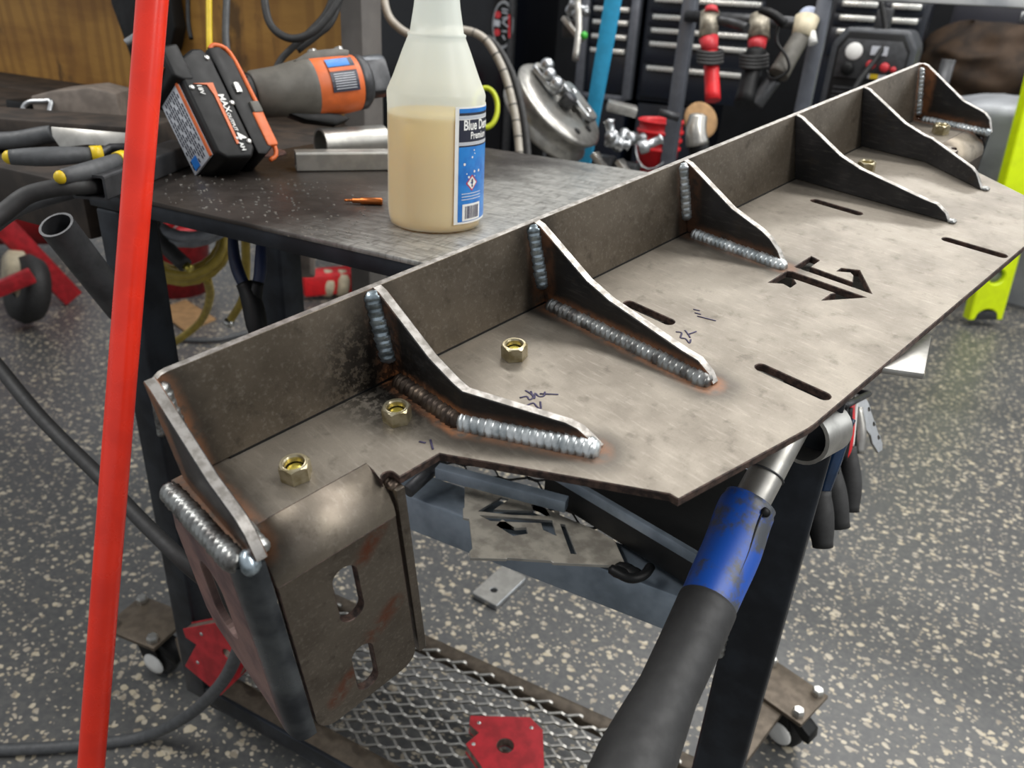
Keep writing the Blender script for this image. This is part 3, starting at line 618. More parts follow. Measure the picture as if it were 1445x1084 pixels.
for k in range(9):
    a_, h_ = si + rnd.uniform(.006, .028), fy(rnd.uniform(198, 238)); q_ = rnd.uniform(.0006, .0014); mb.add([onb(a_ + q_ * math.cos(t), h_ + q_ * math.sin(t), .0004) for t in [PI / 4 * i for i in range(8)]], [tuple(range(8))])
for k in range(3):
    for j in range(16): a_ = si + .004 + j * .0017; mb.add([onb(a_, fy(258 + k * 4), .0004), onb(a_ + .0012, fy(258 + k * 4), .0004), onb(a_ + .0012, fy(256.8 + k * 4), .0004), onb(a_, fy(256.8 + k * 4), .0004)], [(0, 1, 2, 3)])
mb.build('label_print', m_white, bot, world=False)

# ================================================================ CORDLESS TOOL WITH BATTERY
e1 = (CR * .43 + CD * .90 - CFW * -.02).normalized(); b1 = (CR * .90 - CD * .43); b1 = (b1 - e1 * b1.dot(e1)).normalized(); fb = e1.cross(b1).normalized()
if fb.dot(CFW) > 0: fb = -fb
n_p = (fb * math.cos(.80) + b1 * math.sin(.80) * 1.0).normalized()      # side panel faces the camera, turned right
n_l = (fb * math.sin(.80) - b1 * math.cos(.80)).normalized()           # label face, turned left
KB = .925 / .845; e1 *= KB; n_p *= KB; n_l *= KB                          # the battery stands on the table, .92 m away
bo = aD(287, 163, .925)
tool = thing('cordless_tool', aZ(330, 215, .84), 'orange and grey cordless tool lying behind its big battery on the table', 'power tool')
def bp(a, b, c): return bo + e1 * a + (-n_l) * b + n_p * c             # a down the battery, b from label face to tool, c out of side panel
mb = MB(); T_ = .030
poly = [(-.062, .004), (-.050, -.016), (-.030, -.024), (.058, -.024), (.066, -.016), (.068, .014), (.058, .022), (-.050, .022), (-.062, .016)]
mb.prism([(a, b) for a, b in poly], (bp(0, 0, -.030), e1, -n_l), .060 * (1 if e1.cross(-n_l).dot(n_p) > 0 else -1)); mb.build('battery_case', m_black, tool, .004, 3)
mb = MB(); mb.box(bp(.014, -.0255, -.002), (.085, .003, .046), (e1, -n_l, n_p)); mb.build('rating_label', m_lsilver, tool, .0008)
mb = MB(); mb.box(bp(.014, -.0265, .0195), (.085, .002, .0035), (e1, -n_l, n_p)); mb.build('label_stripe', m_orange, tool)
mb = MB()
for k in range(9):
    for j in range(14):
        if (k * 7 + j * 5) % 11 > 1: mb.box(bp(-.022 + j * .0055, -.0275, -.020 + k * .0042), (.0042, .0006, .0014), (e1, -n_l, n_p))
mb.build('label_print', m_ldark, tool)
mb = MB(); mb.box(bp(.048, -.0275, -.012), (.012, .001, .012), (e1, -n_l, n_p)); mb.build('label_symbol', m_lblue, tool)
mb = MB(); mb.prism([(-.020, -.019), (-.018, -.004), (-.006, -.001), (.052, -.002), (.052, .001), (-.004, .003), (-.020, .004)][::-1], (bp(0, .004, .030), e1, -n_l), .0012 * (1 if e1.cross(-n_l).dot(n_p) > 0 else -1)); mb.build('battery_panel', m_orange, tool)
fx = lambda a0, b0: (lambda x, y: parent_inv(tool) @ bp(a0 + x, b0 + y, .0320))
text('18V', .0075, m_white, 'battery_text', tool, fx(-.0185, -.0125), bold=.0001)
text('MAX', .0100, m_white, 'battery_text', tool, fx(-.006, .0065), bold=.0002)
text('OUTPUT', .0055, m_white, 'battery_text', tool, fx(.016, .0065), bold=.0001)
text('4', .0165, m_white, 'battery_text', tool, fx(.0400, .0040), bold=.0005); text('AH', .0070, m_white, 'battery_text', tool, fx(.0510, .0040), bold=.0002)
for a_, b_ in ((-.050, .016), (-.016, -.018), (.050, .018), (.004, .020)): MB().lathe([(.0001, .0018), (.0026, .0018), (.0034, .0006), (.0034, 0)], bp(a_, b_, .030), n_p, 12).build('screw', m_bolt, tool)
# maker's name on the battery's upper end
nf = n_l; nu = (-e1 * .96 - n_p * .28).normalized() * KB; nx = nu.cross(nf) / KB; nx = nx if nx.dot(n_p) > 0 else -nx
MB().prism([(-.068, -.010), (-.064, -.0325), (-.030, -.0325), (-.024, -.022), (-.024, -.010)], (bp(0, 0, -.033), e1, -n_l), .064 * (1 if e1.cross(-n_l).dot(n_p) > 0 else -1)).build('battery_nose', m_black, tool, .004, 3)
no = bp(-.046, -.0325, .004) + nf * .0008
text('RIDGID', .0118, m_white, 'battery_text', tool, lambda x, y: parent_inv(tool) @ (no + nx * (x - .018) + nu * (y - .003) + nf * .0008), bold=.0004)
mb = MB(); mb.box(no + nu * -.0065 + nx * .004, (.0012, .0010, .026), (nu, nf, nx)); mb.build('name_underline', m_orange, tool)
mb = MB()
for k in range(5): mb.box(no + nu * .0125 + nx * (-.006 + k * .0045), (.003, .0010, .0022 if k < 4 else .007), (nu, nf, nx))
mb.build('charge_lights', m_orange, tool)
# tool foot and orange rim
mb = MB(); mb.prism([(-.064, .024), (-.066, .040), (-.050, .050), (.030, .050), (.058, .046), (.066, .034), (.064, .024)], (bp(0, 0, -.028), e1, -n_l), .056 * (1 if e1.cross(-n_l).dot(n_p) > 0 else -1)); mb.build('tool_foot', m_black, tool, .003, 2)
mb = MB(); mb.tube(smooth([bp(-.064, .028, .024), bp(-.068, .036, .026), (bp(-.058, .050, .026)), bp(-.010, .052, .027), bp(.020, .052, .027), bp(.062, .050, .024), bp(.070, .040, .020)], 4), .0028, 8); mb.build('orange_rim', m_orange, tool)
mb = MB(); mb.box(bp(.036, .047, .026), (.042, .014, .008), (e1, -n_l, n_p)); mb.build('release_button', m_orange, tool, .003, 2)
mb = MB(); mb.box(bp(.010, .048, .028), (.014, .012, .006), (e1, -n_l, n_p)); mb.build('button_grip', m_tool, tool, .002, 2)
mb = MB(); mb.box(bp(-.014, .036, .029), (.012, .007, .004), (e1, -n_l, n_p)); mb.build('belt_hook', m_bolt, tool, .001, 2)
# barrel: collar, grip, orange shell, steel head
A0 = aD(322, 138, .965); A1 = aD(545, 112, 1.07); ad = (A1 - A0).normalized(); AL = (A1 - A0).length; pr = lambda t, px: (t * AL, px / 2 / CF * (.965 + .105 * t))
def bar_l(name, pts, mat, n=32): return MB().lathe([(.0001, pts[0][0])] + [(r, h) for h, r in pts] + [(.0001, pts[-1][0])], A0, ad, n).build(name, mat, tool)
bar_l('collar', [pr(.0, 54), pr(.04, 60), pr(.12, 62), pr(.14, 58)], m_black)
mb = MB()
for k in range(18):
    a_ = 2 * PI * k / 18; u_ = ad.orthogonal().normalized(); w_ = ad.cross(u_); q_ = (u_ * math.cos(a_) + w_ * math.sin(a_)); mb.box(A0 + ad * (.07 * AL) + q_ * (62 / 2 / CF * .97), (AL * .08, .0045, .005), (ad, q_.cross(ad), q_))
mb.build('collar_ribs', m_black, tool, .001)
bar_l('barrel_grip', [pr(.13, 54), pr(.15, 64), pr(.3, 68), pr(.40, 76), pr(.46, 80), pr(.52, 80), pr(.53, 76)], m_tool)
o = bar_l('orange_shell', [pr(.44, 74), pr(.50, 80.5), pr(.56, 80), pr(.70, 78), pr(.78, 74), pr(.79, 66)], m_orange)
bar_l('gear_case', [pr(.76, 74), pr(.83, 72), pr(.86, 60), pr(.87, 30)], m_dgrey)
up_ = (-CD + ad * CD.dot(ad)).normalized(); sd = ad.cross(up_)
mb = MB(); mb.box(A0 + ad * AL * .91 + up_ * .002, (.040, .036, .044), (ad, sd, up_)); mb.build('head_block', m_dgrey, tool, .005, 2)
mb = MB(); mb.lathe([(.0001, .032), (.012, .032), (.014, .028), (.014, 0)], A0 + ad * AL * .86 + up_ * .020, ad, 20); mb.lathe([(.0001, .008), (.008, .008), (.009, 0)], A0 + ad * AL * .86 - CFW * .022, -CFW, 16); mb.build('head_boss', m_steelrod, tool)
mb = MB(); mb.prism([(.40, .030), (.52, .041), (.70, .041), (.77, .037), (.75, .028), (.44, .026)], (A0 - sd * .022, ad * AL, up_), .044); mb.build('top_housing', m_tool, tool, .003, 2)
[MB().lathe([(.0001, .008), (.006, .008), (.007, 0)], A0 + ad * AL * t_ + up_ * .040, up_, 12).build('cap_bolt', m_bolt, tool) for t_ in (.57, .74)]
mb = MB(); mb.prism([(.30, -.030), (.40, -.042), (.58, -.052), (.68, -.047), (.62, -.040), (.45, -.030)], (A0 - sd * .010, ad * AL, up_), .020); mb.build('trigger_paddle', m_black, tool, .003, 2)
# warning label wrapped on the orange shell
cf_ = (-CFW + ad * CFW.dot(ad)).normalized()
def onshell(t, a_, e): r = 81 / 2 / CF * (.965 + .105 * t) + e; return parent_inv(tool) @ (A0 + ad * AL * t + (cf_ * math.cos(a_) + up_ * math.sin(a_)).normalized() * r)
def shell_patch(name, t0, t1, a0, a1, mat, e): vs = [onshell(t, a0 + (a1 - a0) * i / 8, e) for i in range(9) for t in (t0, t1)]; m_ = MB(); m_.add(vs, [(2 * i, 2 * i + 2, 2 * i + 3, 2 * i + 1) for i in range(8)]); return m_.build(name, mat, tool, world=False)
shell_patch('warning_label', .57, .74, -.62, .55, m_ldark, .0008); shell_patch('label_stripe', .57, .74, -.02, .12, m_orange, .0012); shell_patch('label_picture', .57, .71, .16, .52, m_lblue, .0012)
for k in range(7): shell_patch('label_line', .59, .72, -.10 - k * .07, -.125 - k * .07, m_lsilver, .0013)
tag(MB().lathe([(.0001, .0035), (.024, .0035), (.030, .0015), (.031, 0), (.0001, 0)], aZ(372, 216, .84), n=28).build('grinding_disc', M('rusty_disc', '6e4a40', .6, .2, .2, 80, .2)), 'small rust-brown disc half hidden beside the battery foot', 'disc')

# ================================================================ THINGS ON THE TABLE
def lying(name, a, b, w, h, mat, label, cat, t=.003, z=.84, bev=0):
    mb = MB(); a = Vector((a.x, a.y, z + h / 2)); b = Vector((b.x, b.y, z + h / 2)); rect_tube(mb, a, b, w, h, t); return tag(mb.build(name, mat, None, bev), label, cat)
a, b = aZ(418, 240, .84), aZ(640, 237, .84); lying('steel_tube', a, b, .026, .024, m_alu, 'shiny short square tube lying behind the small copper tip', 'tube', .002)
a, b = aZ(128, 282, .84), aZ(262, 228, .84); lying('steel_tube', a, b, .038, .026, m_dgrey, 'dark open ended rectangular tube pointing at viewer from table corner', 'tube', .0028)
o = pipe('pipe_offcut', aZ(452, 204, .862), aZ(540, 198, .862), .021, .018, m_alu, None); tag(o, 'short fat grey pipe offcut lying under the orange tool', 'pipe'); o.data.set_sharp_from_angle(angle=.6)
tag(MB().bar(aZ(552, 192, .845), aZ(600, 186, .845), .02, .010).build('orange_handle', m_orange, None, .002), 'orange tool handle sticking out behind the spray bottle', 'tool')
tip = thing('contact_tip', aZ(515, 283, .84), 'small copper welding contact tip lying alone on the table', 'welding tip')
a, b = aZ(486, 282.5, .844), aZ(540, 284.5, .844); d = (b - a)
MB().tube([a, a + d * .22], .0014, 12).build('tip_nose', m_copper, tip); MB().tube([a + d * .2, a + d * .22, a + d * .42, a + d * .44, a + d * .97, b], [.002, .0028, .0028, .0038, .0040, .0034], 16).build('tip_body', m_copper, tip)
# metal chips scattered on the dark part of the table
mb = MB(); rnd = random.Random(11)
for k in range(170):
    x, y = rnd.uniform(230, 520), 0; y = rnd.uniform(245 + (x - 230) * .05, 285 + (x - 230) * .2); p = aZ(x, y, .8405); s_ = rnd.uniform(.0006, .0018)
    if .55 < p.y < 1.07: mb.box(p, (s_ * 1.6, s_, s_ * .7), (Vector((math.cos(k), math.sin(k), 0)), Vector((-math.sin(k), math.cos(k), 0)), Vector((0, 0, 1))))
tag(mb.build('metal_chips', m_alu), 'pale metal chips and spatter scattered over the dark table top', 'chips', kind='stuff')
# wooden bench to the left with its clutter
bench = thing('wooden_bench', (-1.6, .85, 0), 'dark greasy wooden bench top left of the steel table', 'bench')
for i, (y0, y1) in enumerate(((.548, .690), (.694, .840), (.844, .985), (.989, 1.135))): MB().bx(-2.6, -.822, y0, y1, .775, .838).build('plank', m_dwood, bench, .003)
for x, y in ((-2.5, .62), (-2.5, 1.08)): MB().bx(x - .04, x + .04, y - .04, y + .04, 0, .775).build('leg', m_dwood, bench, .004)
a, b = aZ(-60, 176, .86), aZ(230, 196, .86); tag(MB().bar(a, b, .09, .040).build('wood_plank', m_dwood, None, .003), 'rough dark plank lying across the bench behind the pliers', 'plank')
def grip(name, pts, r, mat, tipmat, label, group=None, jaw=None):
    t_ = thing(name, pts[0], label, 'pliers', group); P_ = smooth(pts, 5)
    n = len(P_); MB().tube(P_, [r * (.85 + .26 * math.sin(PI * i / (n - 1))) for i in range(n)], 14).build('handle', mat, t_)
    MB().ball(P_[0], r * .8, 12).build('handle_end', tipmat, t_)
    if tipmat is m_yellow: MB().tube([P_[-1], P_[-1] + (P_[-1] - P_[-2]).normalized() * .012], r * .98, 14).build('yellow_collar', m_yellow, t_)
    if jaw: MB().tube(jaw, [.0045] * len(jaw), 8).build('jaw', m_dgrey, t_)
    return t_
grip('pliers', [aZ(14, 222, .868), aZ(70, 221, .868), aZ(128, 218, .868)], .0095, m_greyrub, m_yellow, 'pliers with straight grey grip and yellow collar on the bench', jaw=[aZ(140, 217, .868), aZ(155, 208, .868), aZ(200, 207, .868)])
grip('pliers', [aZ(86, 250, .868), aZ(130, 240, .868), aZ(165, 226, .87)], .0085, m_greyrub, m_yellow, 'pliers with yellow grip end resting against the open rectangular tube')
t_ = thing('sheet_metal_shears', aZ(60, 205, .88), 'silver bladed shears with grey handle lying on the plank', 'shears')
MB().tube(smooth([aD(-30, 199, .98), aD(20, 198, .98), aD(60, 191, .98), aD(76, 188, .98)], 5), [.011] * 16, 14).build('handle', m_greyrub, t_)
MB().prism([(0, 0), (.10, -.002), (.098, -.020), (.045, -.020), (.012, -.026), (.002, -.012)], (aD(74, 180, .96), (CR + CD * .06).normalized(), -CD), .004).build('blade', m_alu, t_, .001)
t_ = thing('belt_sander', aZ(130, 175, .86), 'old grey brown power planer at the back of the bench', 'power tool')
q = aD(133, 146, 1.28); m_old = M('dusty_grey_plastic', '7d736a', .6, 0, .15, 40, .15)
ax_ = ((CR + CFW * .1).normalized(), Vector((-.45, .9, 0)).normalized(), Vector((0, 0, 1)))
MB().prism([(-.062, -.030), (-.062, .018), (-.030, .026), (.030, .034), (.066, .026), (.070, -.030)], (q, ax_[0], ax_[2]), .08).build('housing', m_old, t_, .003, 2)
MB().box(q + CR * .02 - CFW * .0 + Vector((.0, -.004, .004)), (.056, .010, .022), ax_).build('side_vent', m_dgrey, t_, .002)
MB().box(q + Vector((0, 0, -.040)) + CR * .012, (.120, .09, .014), ax_).build('shoe_plate', m_dgrey, t_, .002); MB().box(q + Vector((0, 0, -.056)) + CR * .012, (.13, .07, .012), ax_).build('base_plate', m_alu, t_, .002)
MB().box(q + CR * -.05 + Vector((0, -.006, -.004)), (.022, .008, .038), ax_).build('ribbed_grip', m_old, t_, .003)
t_ = tag(MB().tube(smooth([aD(33, 168, 1.2), aD(33, 152, 1.2), aD(42, 144, 1.2), aD(62, 143, 1.2), aD(72, 143, 1.2), aD(70, 156, 1.2), aD(69, 170, 1.2)], 4), .004, 8).build('wire_handle', m_zinc), 'bent grey wire handle standing on the bench against plywood', 'handle')
tag(MB().box(aD(40, 157, 1.25), (.05, .04, .035)).build('black_clamp_block', m_black, None, .004), 'small black block behind the bent wire handle', 'block')
t_ = thing('air_hose', aD(60, 265, .8), 'thick dark hoses drooping over the left bench edge', 'hose')
MB().tube(smooth([aD(-20, 318, .74), aD(8, 298, .75), aD(38, 276, .76), aD(75, 266, .77), aD(104, 263, .78), aD(150, 262, .82)], 6), .0088, 14).build('hose_run', m_rubber, t_)
MB().tube(smooth([aD(-20, 330, .80), aD(20, 300, .80), aD(60, 284, .80), aD(110, 270, .82)], 6), .0065, 12).build('hose_run', m_greyrub, t_)

# ================================================================ WELDING GUN in the holder
gun = thing('welding_gun', aD(1000, 850, .50), 'welding gun with blue collar and black handle hanging from the table corner', 'welding gun')
gp = [(1120, 596, .540), (1096, 640, .532), (1074, 682, .525), (1051, 724, .518), (1033, 775, .508), (1012, 822, .496), (990, 872, .480), (966, 925, .462), (938, 985, .442), (908, 1050, .424), (872, 1130, .40)]
G = [aD(*p) for p in gp]; wR = lambda px, d: px / 2 / CF * d
MB().tube(smooth([G[0], G[1], G[2], G[3]], 6), wR(50, .53), 28).build('nozzle_tube', m_steelrod if False else m_alu, gun)
MB().tube([G[2] + (G[1] - G[2]) * .30, G[2] + (G[1] - G[2]) * .26], wR(54, .53), 28).build('tube_ring', m_dgrey, gun)
S = smooth(G, 8)
seg = lambda i, j: S[i * 8:j * 8 + 1]
q = seg(2, 6)[5:]; n = len(q); MB().tube([q[0] - (q[1] - q[0]) * .2] + q, [wR(58, .52)] + [wR(78 + 4 * math.sin(i / n * PI) - (4 if i < 2 else 0), .520 - .04 * i / n) for i in range(n)], 36).build('blue_collar', m_bluegrip, gun)
q = S[45:]; n = len(q); MB().tube(q, [wR(84, .48)] + [wR(85 + 2 * i / n + 26 * max(0, min(1, (i / n - .50) * 3.0)), .48 - .08 * i / n) for i in range(1, n)], 36).build('handle', m_rubber, gun)
mb = MB(); q = S[23:68]; mb.tube([p - CFW * (wR(80 + 3 * i / len(q), .520 - .085 * i / len(q)) + .0006) * .985 + CR * .004 for i, p in enumerate(q)], .0007, 6); mb.build('mould_seam', m_black, gun)
MB().lathe([(.0001, .0), (.0030, .0), (.0034, -.004)], aD(1081, 724, .499), -CFW, 14).build('screw_recess', m_black, gun)

# ================================================================ HANGING PLIERS on the right side
def hang(name, label, parts, group=None, cat='pliers'):
    t_ = thing(name, aD(*parts[0][1][0]), label, cat, group)
    for nm, pts, w_, mt in parts:
        P_ = smooth([aD(*p) for p in pts], 5) if len(pts) > 2 else [aD(*p) for p in pts]; n = len(P_); dd = pts[0][2]
        MB().tube(P_, [wR(w_, dd) * (.72 + .30 * math.sin(PI * min(.93, max(.08, i / (n - 1))))) for i in range(n)], 14).build(nm, mt, t_)
    return t_
hang('pliers', 'pliers with glossy blue upper handle and grey grip nearest the table leg', [('handle', [(1198, 590, .74), (1182, 630, .74), (1170, 665, .74), (1160, 700, .74)], 24, M('glossy_blue_black', '1c3350', .2, .3, .2, 30, .05)), ('grip', [(1158, 692, .74), (1158, 730, .74), (1161, 772, .74)], 36, m_rubber), ('handle', [(1192, 575, .76), (1186, 620, .76), (1178, 668, .76)], 14, m_black)])
hang('pliers', 'pliers with red upper handles in the middle of the hanging row', [('handle', [(1186, 578, .79), (1184, 610, .79), (1178, 648, .79)], 20, m_redplast), ('grip', [(1172, 660, .79), (1178, 700, .79), (1186, 745, .79)], 34, m_rubber), ('handle', [(1198, 575, .79), (1194, 610, .79), (1190, 650, .79)], 14, m_black)])
hang('pliers', 'pliers with red and white handle at the right of the hanging row', [('handle', [(1200, 570, .82), (1198, 600, .82), (1194, 632, .82), (1188, 648, .82)], 16, m_redplast), ('grip', [(1196, 630, .83), (1200, 680, .83), (1200, 722, .83)], 30, m_rubber), ('handle', [(1208, 566, .83), (1204, 600, .83), (1202, 630, .83)], 8, m_white), ('spoon_end', [(1210, 575, .84), (1213, 610, .84), (1212, 640, .84)], 18, m_alu)])
ra, rb = aD(1193, 572, .730), aD(1226, 556, .885); MB().tube([Vector((-.01, ra.y, ra.z)), ra, rb, Vector((-.01, rb.y, rb.z))], .0035, 10).build('hanging_rail', m_dgrey, tab)
t_ = thing('toothed_bracket', aD(1225, 590, .9), 'pale zinc strap with scalloped edge and three holes beyond the hanging pliers', 'bracket')
zp = lambda a, b: (a / 3.6125 + 900, b / 3.6125 + 500)
ol = [(1095, 215), (1100, 255), (1128, 285), (1130, 320), (1158, 350), (1162, 385), (1190, 415), (1200, 455), (1235, 505), (1262, 490), (1262, 455), (1235, 400), (1180, 250), (1150, 205)]
f0 = aD(1225, 600, .88); fx_ = (CR + CFW * .25).normalized(); fy_ = -CD
pl_ = [((zp(a, b)[0] - 1225) / CF * .88, -(zp(a, b)[1] - 600) / CF * .88) for a, b in ol]
hl_ = [[((zp(a, b)[0] - 1225) / CF * .88 + .0026 * math.cos(k * PI / 4), -(zp(a, b)[1] - 600) / CF * .88 + .0036 * math.sin(k * PI / 4)) for k in range(8)] for a, b in ((1180, 280), (1210, 355), (1238, 425))]
s_ = plate('strap', pl_, hl_, .004, (f0, fx_, (fy_ - fx_ * fy_.dot(fx_)).normalized()), (m_zinc, m_alu), None); s_.data.transform(parent_inv(t_)); s_.parent = t_
a, b, c, d = aZ(1240, 527, .841), aZ(1302, 536, .841), aZ(1312, 481, .841), aZ(1235, 455, .841)
mb = MB(); vs = [a, b, c, d]; mb.add(vs + [v + Vector((0, 0, .0045)) for v in vs], [(0, 1, 2, 3), (4, 5, 6, 7), (0, 1, 5, 4), (1, 2, 6, 5), (2, 3, 7, 6), (3, 0, 4, 7)]); tag(mb.build('steel_offcut', m_alu, None, .0008), 'square cut steel plate poking out under the right edge of bumper', 'steel plate')

# ================================================================ MIDDLE SHELF
zp = lambda a, b: (a / 3.284 + 540, b / 3.284 + 620)
SH = .5935
def sh2(a, b): p = aZ(*zp(a, b), SH); return (p.x, p.y)
ol = [(380, 215), (378, 318), (372, 318), (372, 362), (400, 368), (415, 505), (402, 520), (405, 550), (572, 555), (578, 550), (780, 563), (790, 572), (1085, 586), (1122, 572), (1075, 468), (1000, 425), (905, 385), (820, 350), (640, 265)]
hl = [[(443, 333), (550, 268), (585, 278), (515, 325), (700, 332), (690, 305), (745, 300), (775, 355), (600, 350)], [(450, 352), (600, 362), (785, 376), (805, 447), (745, 420), (735, 388), (500, 378)], [(527, 398), (555, 372), (612, 412), (665, 408), (672, 437), (605, 447)], [(823, 392), (845, 395), (898, 532), (872, 530)], [(780, 270), (800, 275), (820, 342), (800, 340)]]
pc = plate('cut_plate', [sh2(*p) for p in ol][::-1], [[sh2(*p) for p in h] for h in hl], .003, ((0, 0, SH), (1, 0, 0), (0, 1, 0)), (M('dull_cut_plate', 'c4beb0', .5, .3, .2, 60, .1, col2='9b958a'), m_alu), None, .0003); tag(pc, 'flat plate with cut-out lettering lying on the middle shelf', 'steel plate')
a, b = aZ(768, 664, .626), aZ(1010, 808, .626); d = (b - a).normalized(); nrm = Vector((-d.y, d.x, 0)); nrm = nrm if nrm.y > 0 else -nrm; c = (a + b) / 2 + nrm * .085
bx_ = thing('black_case', Vector((c.x, c.y, .588)), 'flat black plastic case on the middle shelf under the bumper', 'case')
L = (b - a).length; zc = Vector((0, 0, 1)); k_ = Vector((c.x, c.y, .610)); MB().box(k_, (L, .17, .031), (d, nrm, zc)).build('case_body', m_black, bx_, .004, 2)
MB().bar(a + nrm * .003, b + nrm * .003, .006, .012).build('edge_strip', m_tubelight, bx_, .001)
for t in (.3, .6): p = a + (b - a) * t + nrm * .05; MB().bar(p + Vector((0, 0, -.003)), p + nrm * .10 + Vector((0, 0, -.003)), .004, .003).build('lid_groove', m_dgrey, bx_)
a, b = aZ(617, 664, .615), aZ(800, 712, .615); tag(MB().bar(a, b, .012, .013).build('flat_bar', m_tubelight, None, .001), 'blue grey steel bar lying behind the cut plate on the shelf', 'bar')
a, b = aZ(575, 694, .60), aZ(624, 650, .612); tag(MB().tube([a, b], .007, 14).build('round_bar', m_dgrey), 'short dark round bar leaning near the notch of bumper', 'bar')
mb = MB(); a = aZ(905, 815, .588); [mb.ball(aZ(x, y, .597), .007, 10, 0, (1.6, 1, .7)) for x, y in ((874, 808), (884, 803), (893, 808))]; mb.tube(smooth([aZ(862, 803, .60), aZ(888, 816, .60), aZ(908, 812, .60), aZ(918, 800, .60)], 5), .0045, 10); tag(mb.build('earth_clamp', m_black), 'small black clamp at the end of cut plate on shelf', 'clamp')

# ================================================================ MAGNETS, CABLES, FLOOR THINGS
m_magside = M('magnet_steel_side', '8a7a70', .5, .5, .2, 80, .15)
def magnet(pix, hole, fn, fr_, th, label, rv=()):
    q_ = [fn(*p) for p in pix]; o_, x_, y_ = fr_; f2 = lambda p: ((p - o_).dot(x_), (p - o_).dot(y_)); pl2 = [f2(p) for p in q_]; h2 = f2(fn(*hole[:2]))
    if sum(pl2[i - 1][0] * pl2[i][1] - pl2[i][0] * pl2[i - 1][1] for i in range(len(pl2))) < 0: pl2 = pl2[::-1]
    t_ = thing('welding_magnet', o_, label, 'welding magnet')
    zn = x_.cross(y_)
    hp = [(h2[0] + hole[2] * math.cos(k * PI / 8), h2[1] + hole[2] * math.sin(k * PI / 8)) for k in range(16)]
    for dz, nm, mt, tt in ((0, 'face_plate', m_red, .0015), (-.0017, 'magnet_core', m_magside, th - .0034), (-th + .0015, 'face_plate', m_red, .0015)):
        cx2 = sum(p[0] for p in pl2) / len(pl2); cy2 = sum(p[1] for p in pl2) / len(pl2); k = .965 if nm == 'magnet_core' else 1
        s_ = plate(nm, [(cx2 + (a - cx2) * k, cy2 + (b - cy2) * k) for a, b in pl2], [hp], tt, (o_ + zn * dz, x_, y_), (mt, mt), None, .0003); s_.data.transform(parent_inv(t_)); s_.parent = t_
    for p in rv: q = fn(*p); MB().lathe([(.0001, .0012), (.0022, .001), (.003, 0)], q, zn, 10).build('rivet', m_bolt, t_)
magnet([(258, 888), (306, 879), (330, 905), (346, 935), (336, 958), (311, 982), (261, 940), (277, 910), (262, 900)], (321, 924, .0095), lambda x, y: aY(x, y, .527), (aY(300, 930, .527), Vector((1, 0, 0)), Vector((0, 0, 1))), .016, 'red welding magnet clinging to the left table leg near the base', ((284, 895), (279, 935), (315, 969)))
magnet([(664, 1010), (748, 1012), (766, 1030), (769, 1120), (700, 1120), (680, 1082), (657, 1050), (676, 1034), (662, 1022)], (713, 1052, .0125), lambda x, y: aZ(x, y, .112), (aZ(712, 1052, .112), Vector((1, 0, 0)), Vector((0, 1, 0))), .018, 'red welding magnet lying flat on the lower mesh shelf', ((676, 1020), (668, 1050), (750, 1027)))
magnet([(226, 622), (237, 606), (262, 650), (285, 690), (262, 720), (236, 690)], (262, 690, .004), lambda x, y: aY(x, y, .60), (aY(245, 650, .60), Vector((1, 0, 0)), Vector((0, 0, 1))), .016, 'red welding magnet peeping out behind the left end gusset', ((236, 614),))
tag(MB().tube(smooth([aD(-40, 470, 1.0), aD(0, 520, .96), aD(60, 592, .92), (aD(140, 672, .88)), aD(200, 735, .84), aD(262, 795, .80), aD(330, 860, .86), aD(380, 960, 1.0)], 8), .0082, 14).build('power_cable', m_rubber), 'black cable slanting down behind the red pole to the bracket', 'cable')
tag(MB().tube(smooth([aZ(-80, 1052, .010), aZ(0, 1058, .010), aZ(110, 1052, .010), aZ(200, 1040, .012), aY(262, 1012, .50), aY(312, 965, .505), aY(337, 915, .51), aY(342, 880, .512)], 8), .0088, 14).build('floor_cable', m_greyrub), 'grey cable curving over the floor up to the red magnet', 'cable')
c = aZ(704, 838, .0); t_ = thing('steel_tab', c, 'small pale steel tab with one hole lying on the floor', 'steel tab'); ux = (aZ(745, 810, 0) - aZ(705, 790, 0)).normalized(); uy = Vector((-ux.y, ux.x, 0))
a_ = aZ(688, 835, .012); hx = [((0 + .007 * math.cos(k * PI / 6)) + .0, .007 * math.sin(k * PI / 6) - .012) for k in range(12)]
s_ = plate('tab_plate', slot(-.030, .030, -.045, .060, .006), [hx], .012, (aZ(702, 828, .0125), ux, uy), (m_alu, m_zinc), None, .001); s_.data.transform(parent_inv(t_)); s_.parent = t_

# hand truck / trolley and tank at far left under the bench
t_ = thing('red_trolley', aZ(60, 430, 0), 'red steel trolley frame with cream wheels standing under the bench', 'trolley')
fb_ = aZ(104, 428, .0); mb = MB(); mb.bar(aD(-60, 252, 2.35), fb_ + Vector((0, 0, .02)), .035, .07); mb.bar(aD(-80, 440, 2.30), aD(46, 388, 2.38), .03, .045); mb.build('frame', m_redplast if False else m_red, t_, .004)
w0 = aD(22, 384, 2.5); MB().lathe([(.0001, -.03), (.05, -.035), (.07, -.02), (.07, .02), (.05, .035), (.0001, .03)], w0, (CR + CFW * .8), 24).build('wheel_hub', m_cream, t_)
w1 = aD(38, 408, 2.5); MB().lathe([(.03, -.03), (.10, -.035), (.115, 0), (.10, .035), (.03, .03)], w1, (CR * .6 + CFW * .8), 28).build('tyre', m_rubber, t_)
MB().lathe([(.0001, -.034), (.040, -.038), (.052, -.02), (.0001, -.015)], w1 + CR * .02, (CR * .6 + CFW * .8), 20).build('wheel_hub', m_cream, t_)
t_ = thing('red_tank', aZ(70, 408, 0), 'dark red steel tank lying in shadow behind the trolley', 'tank')
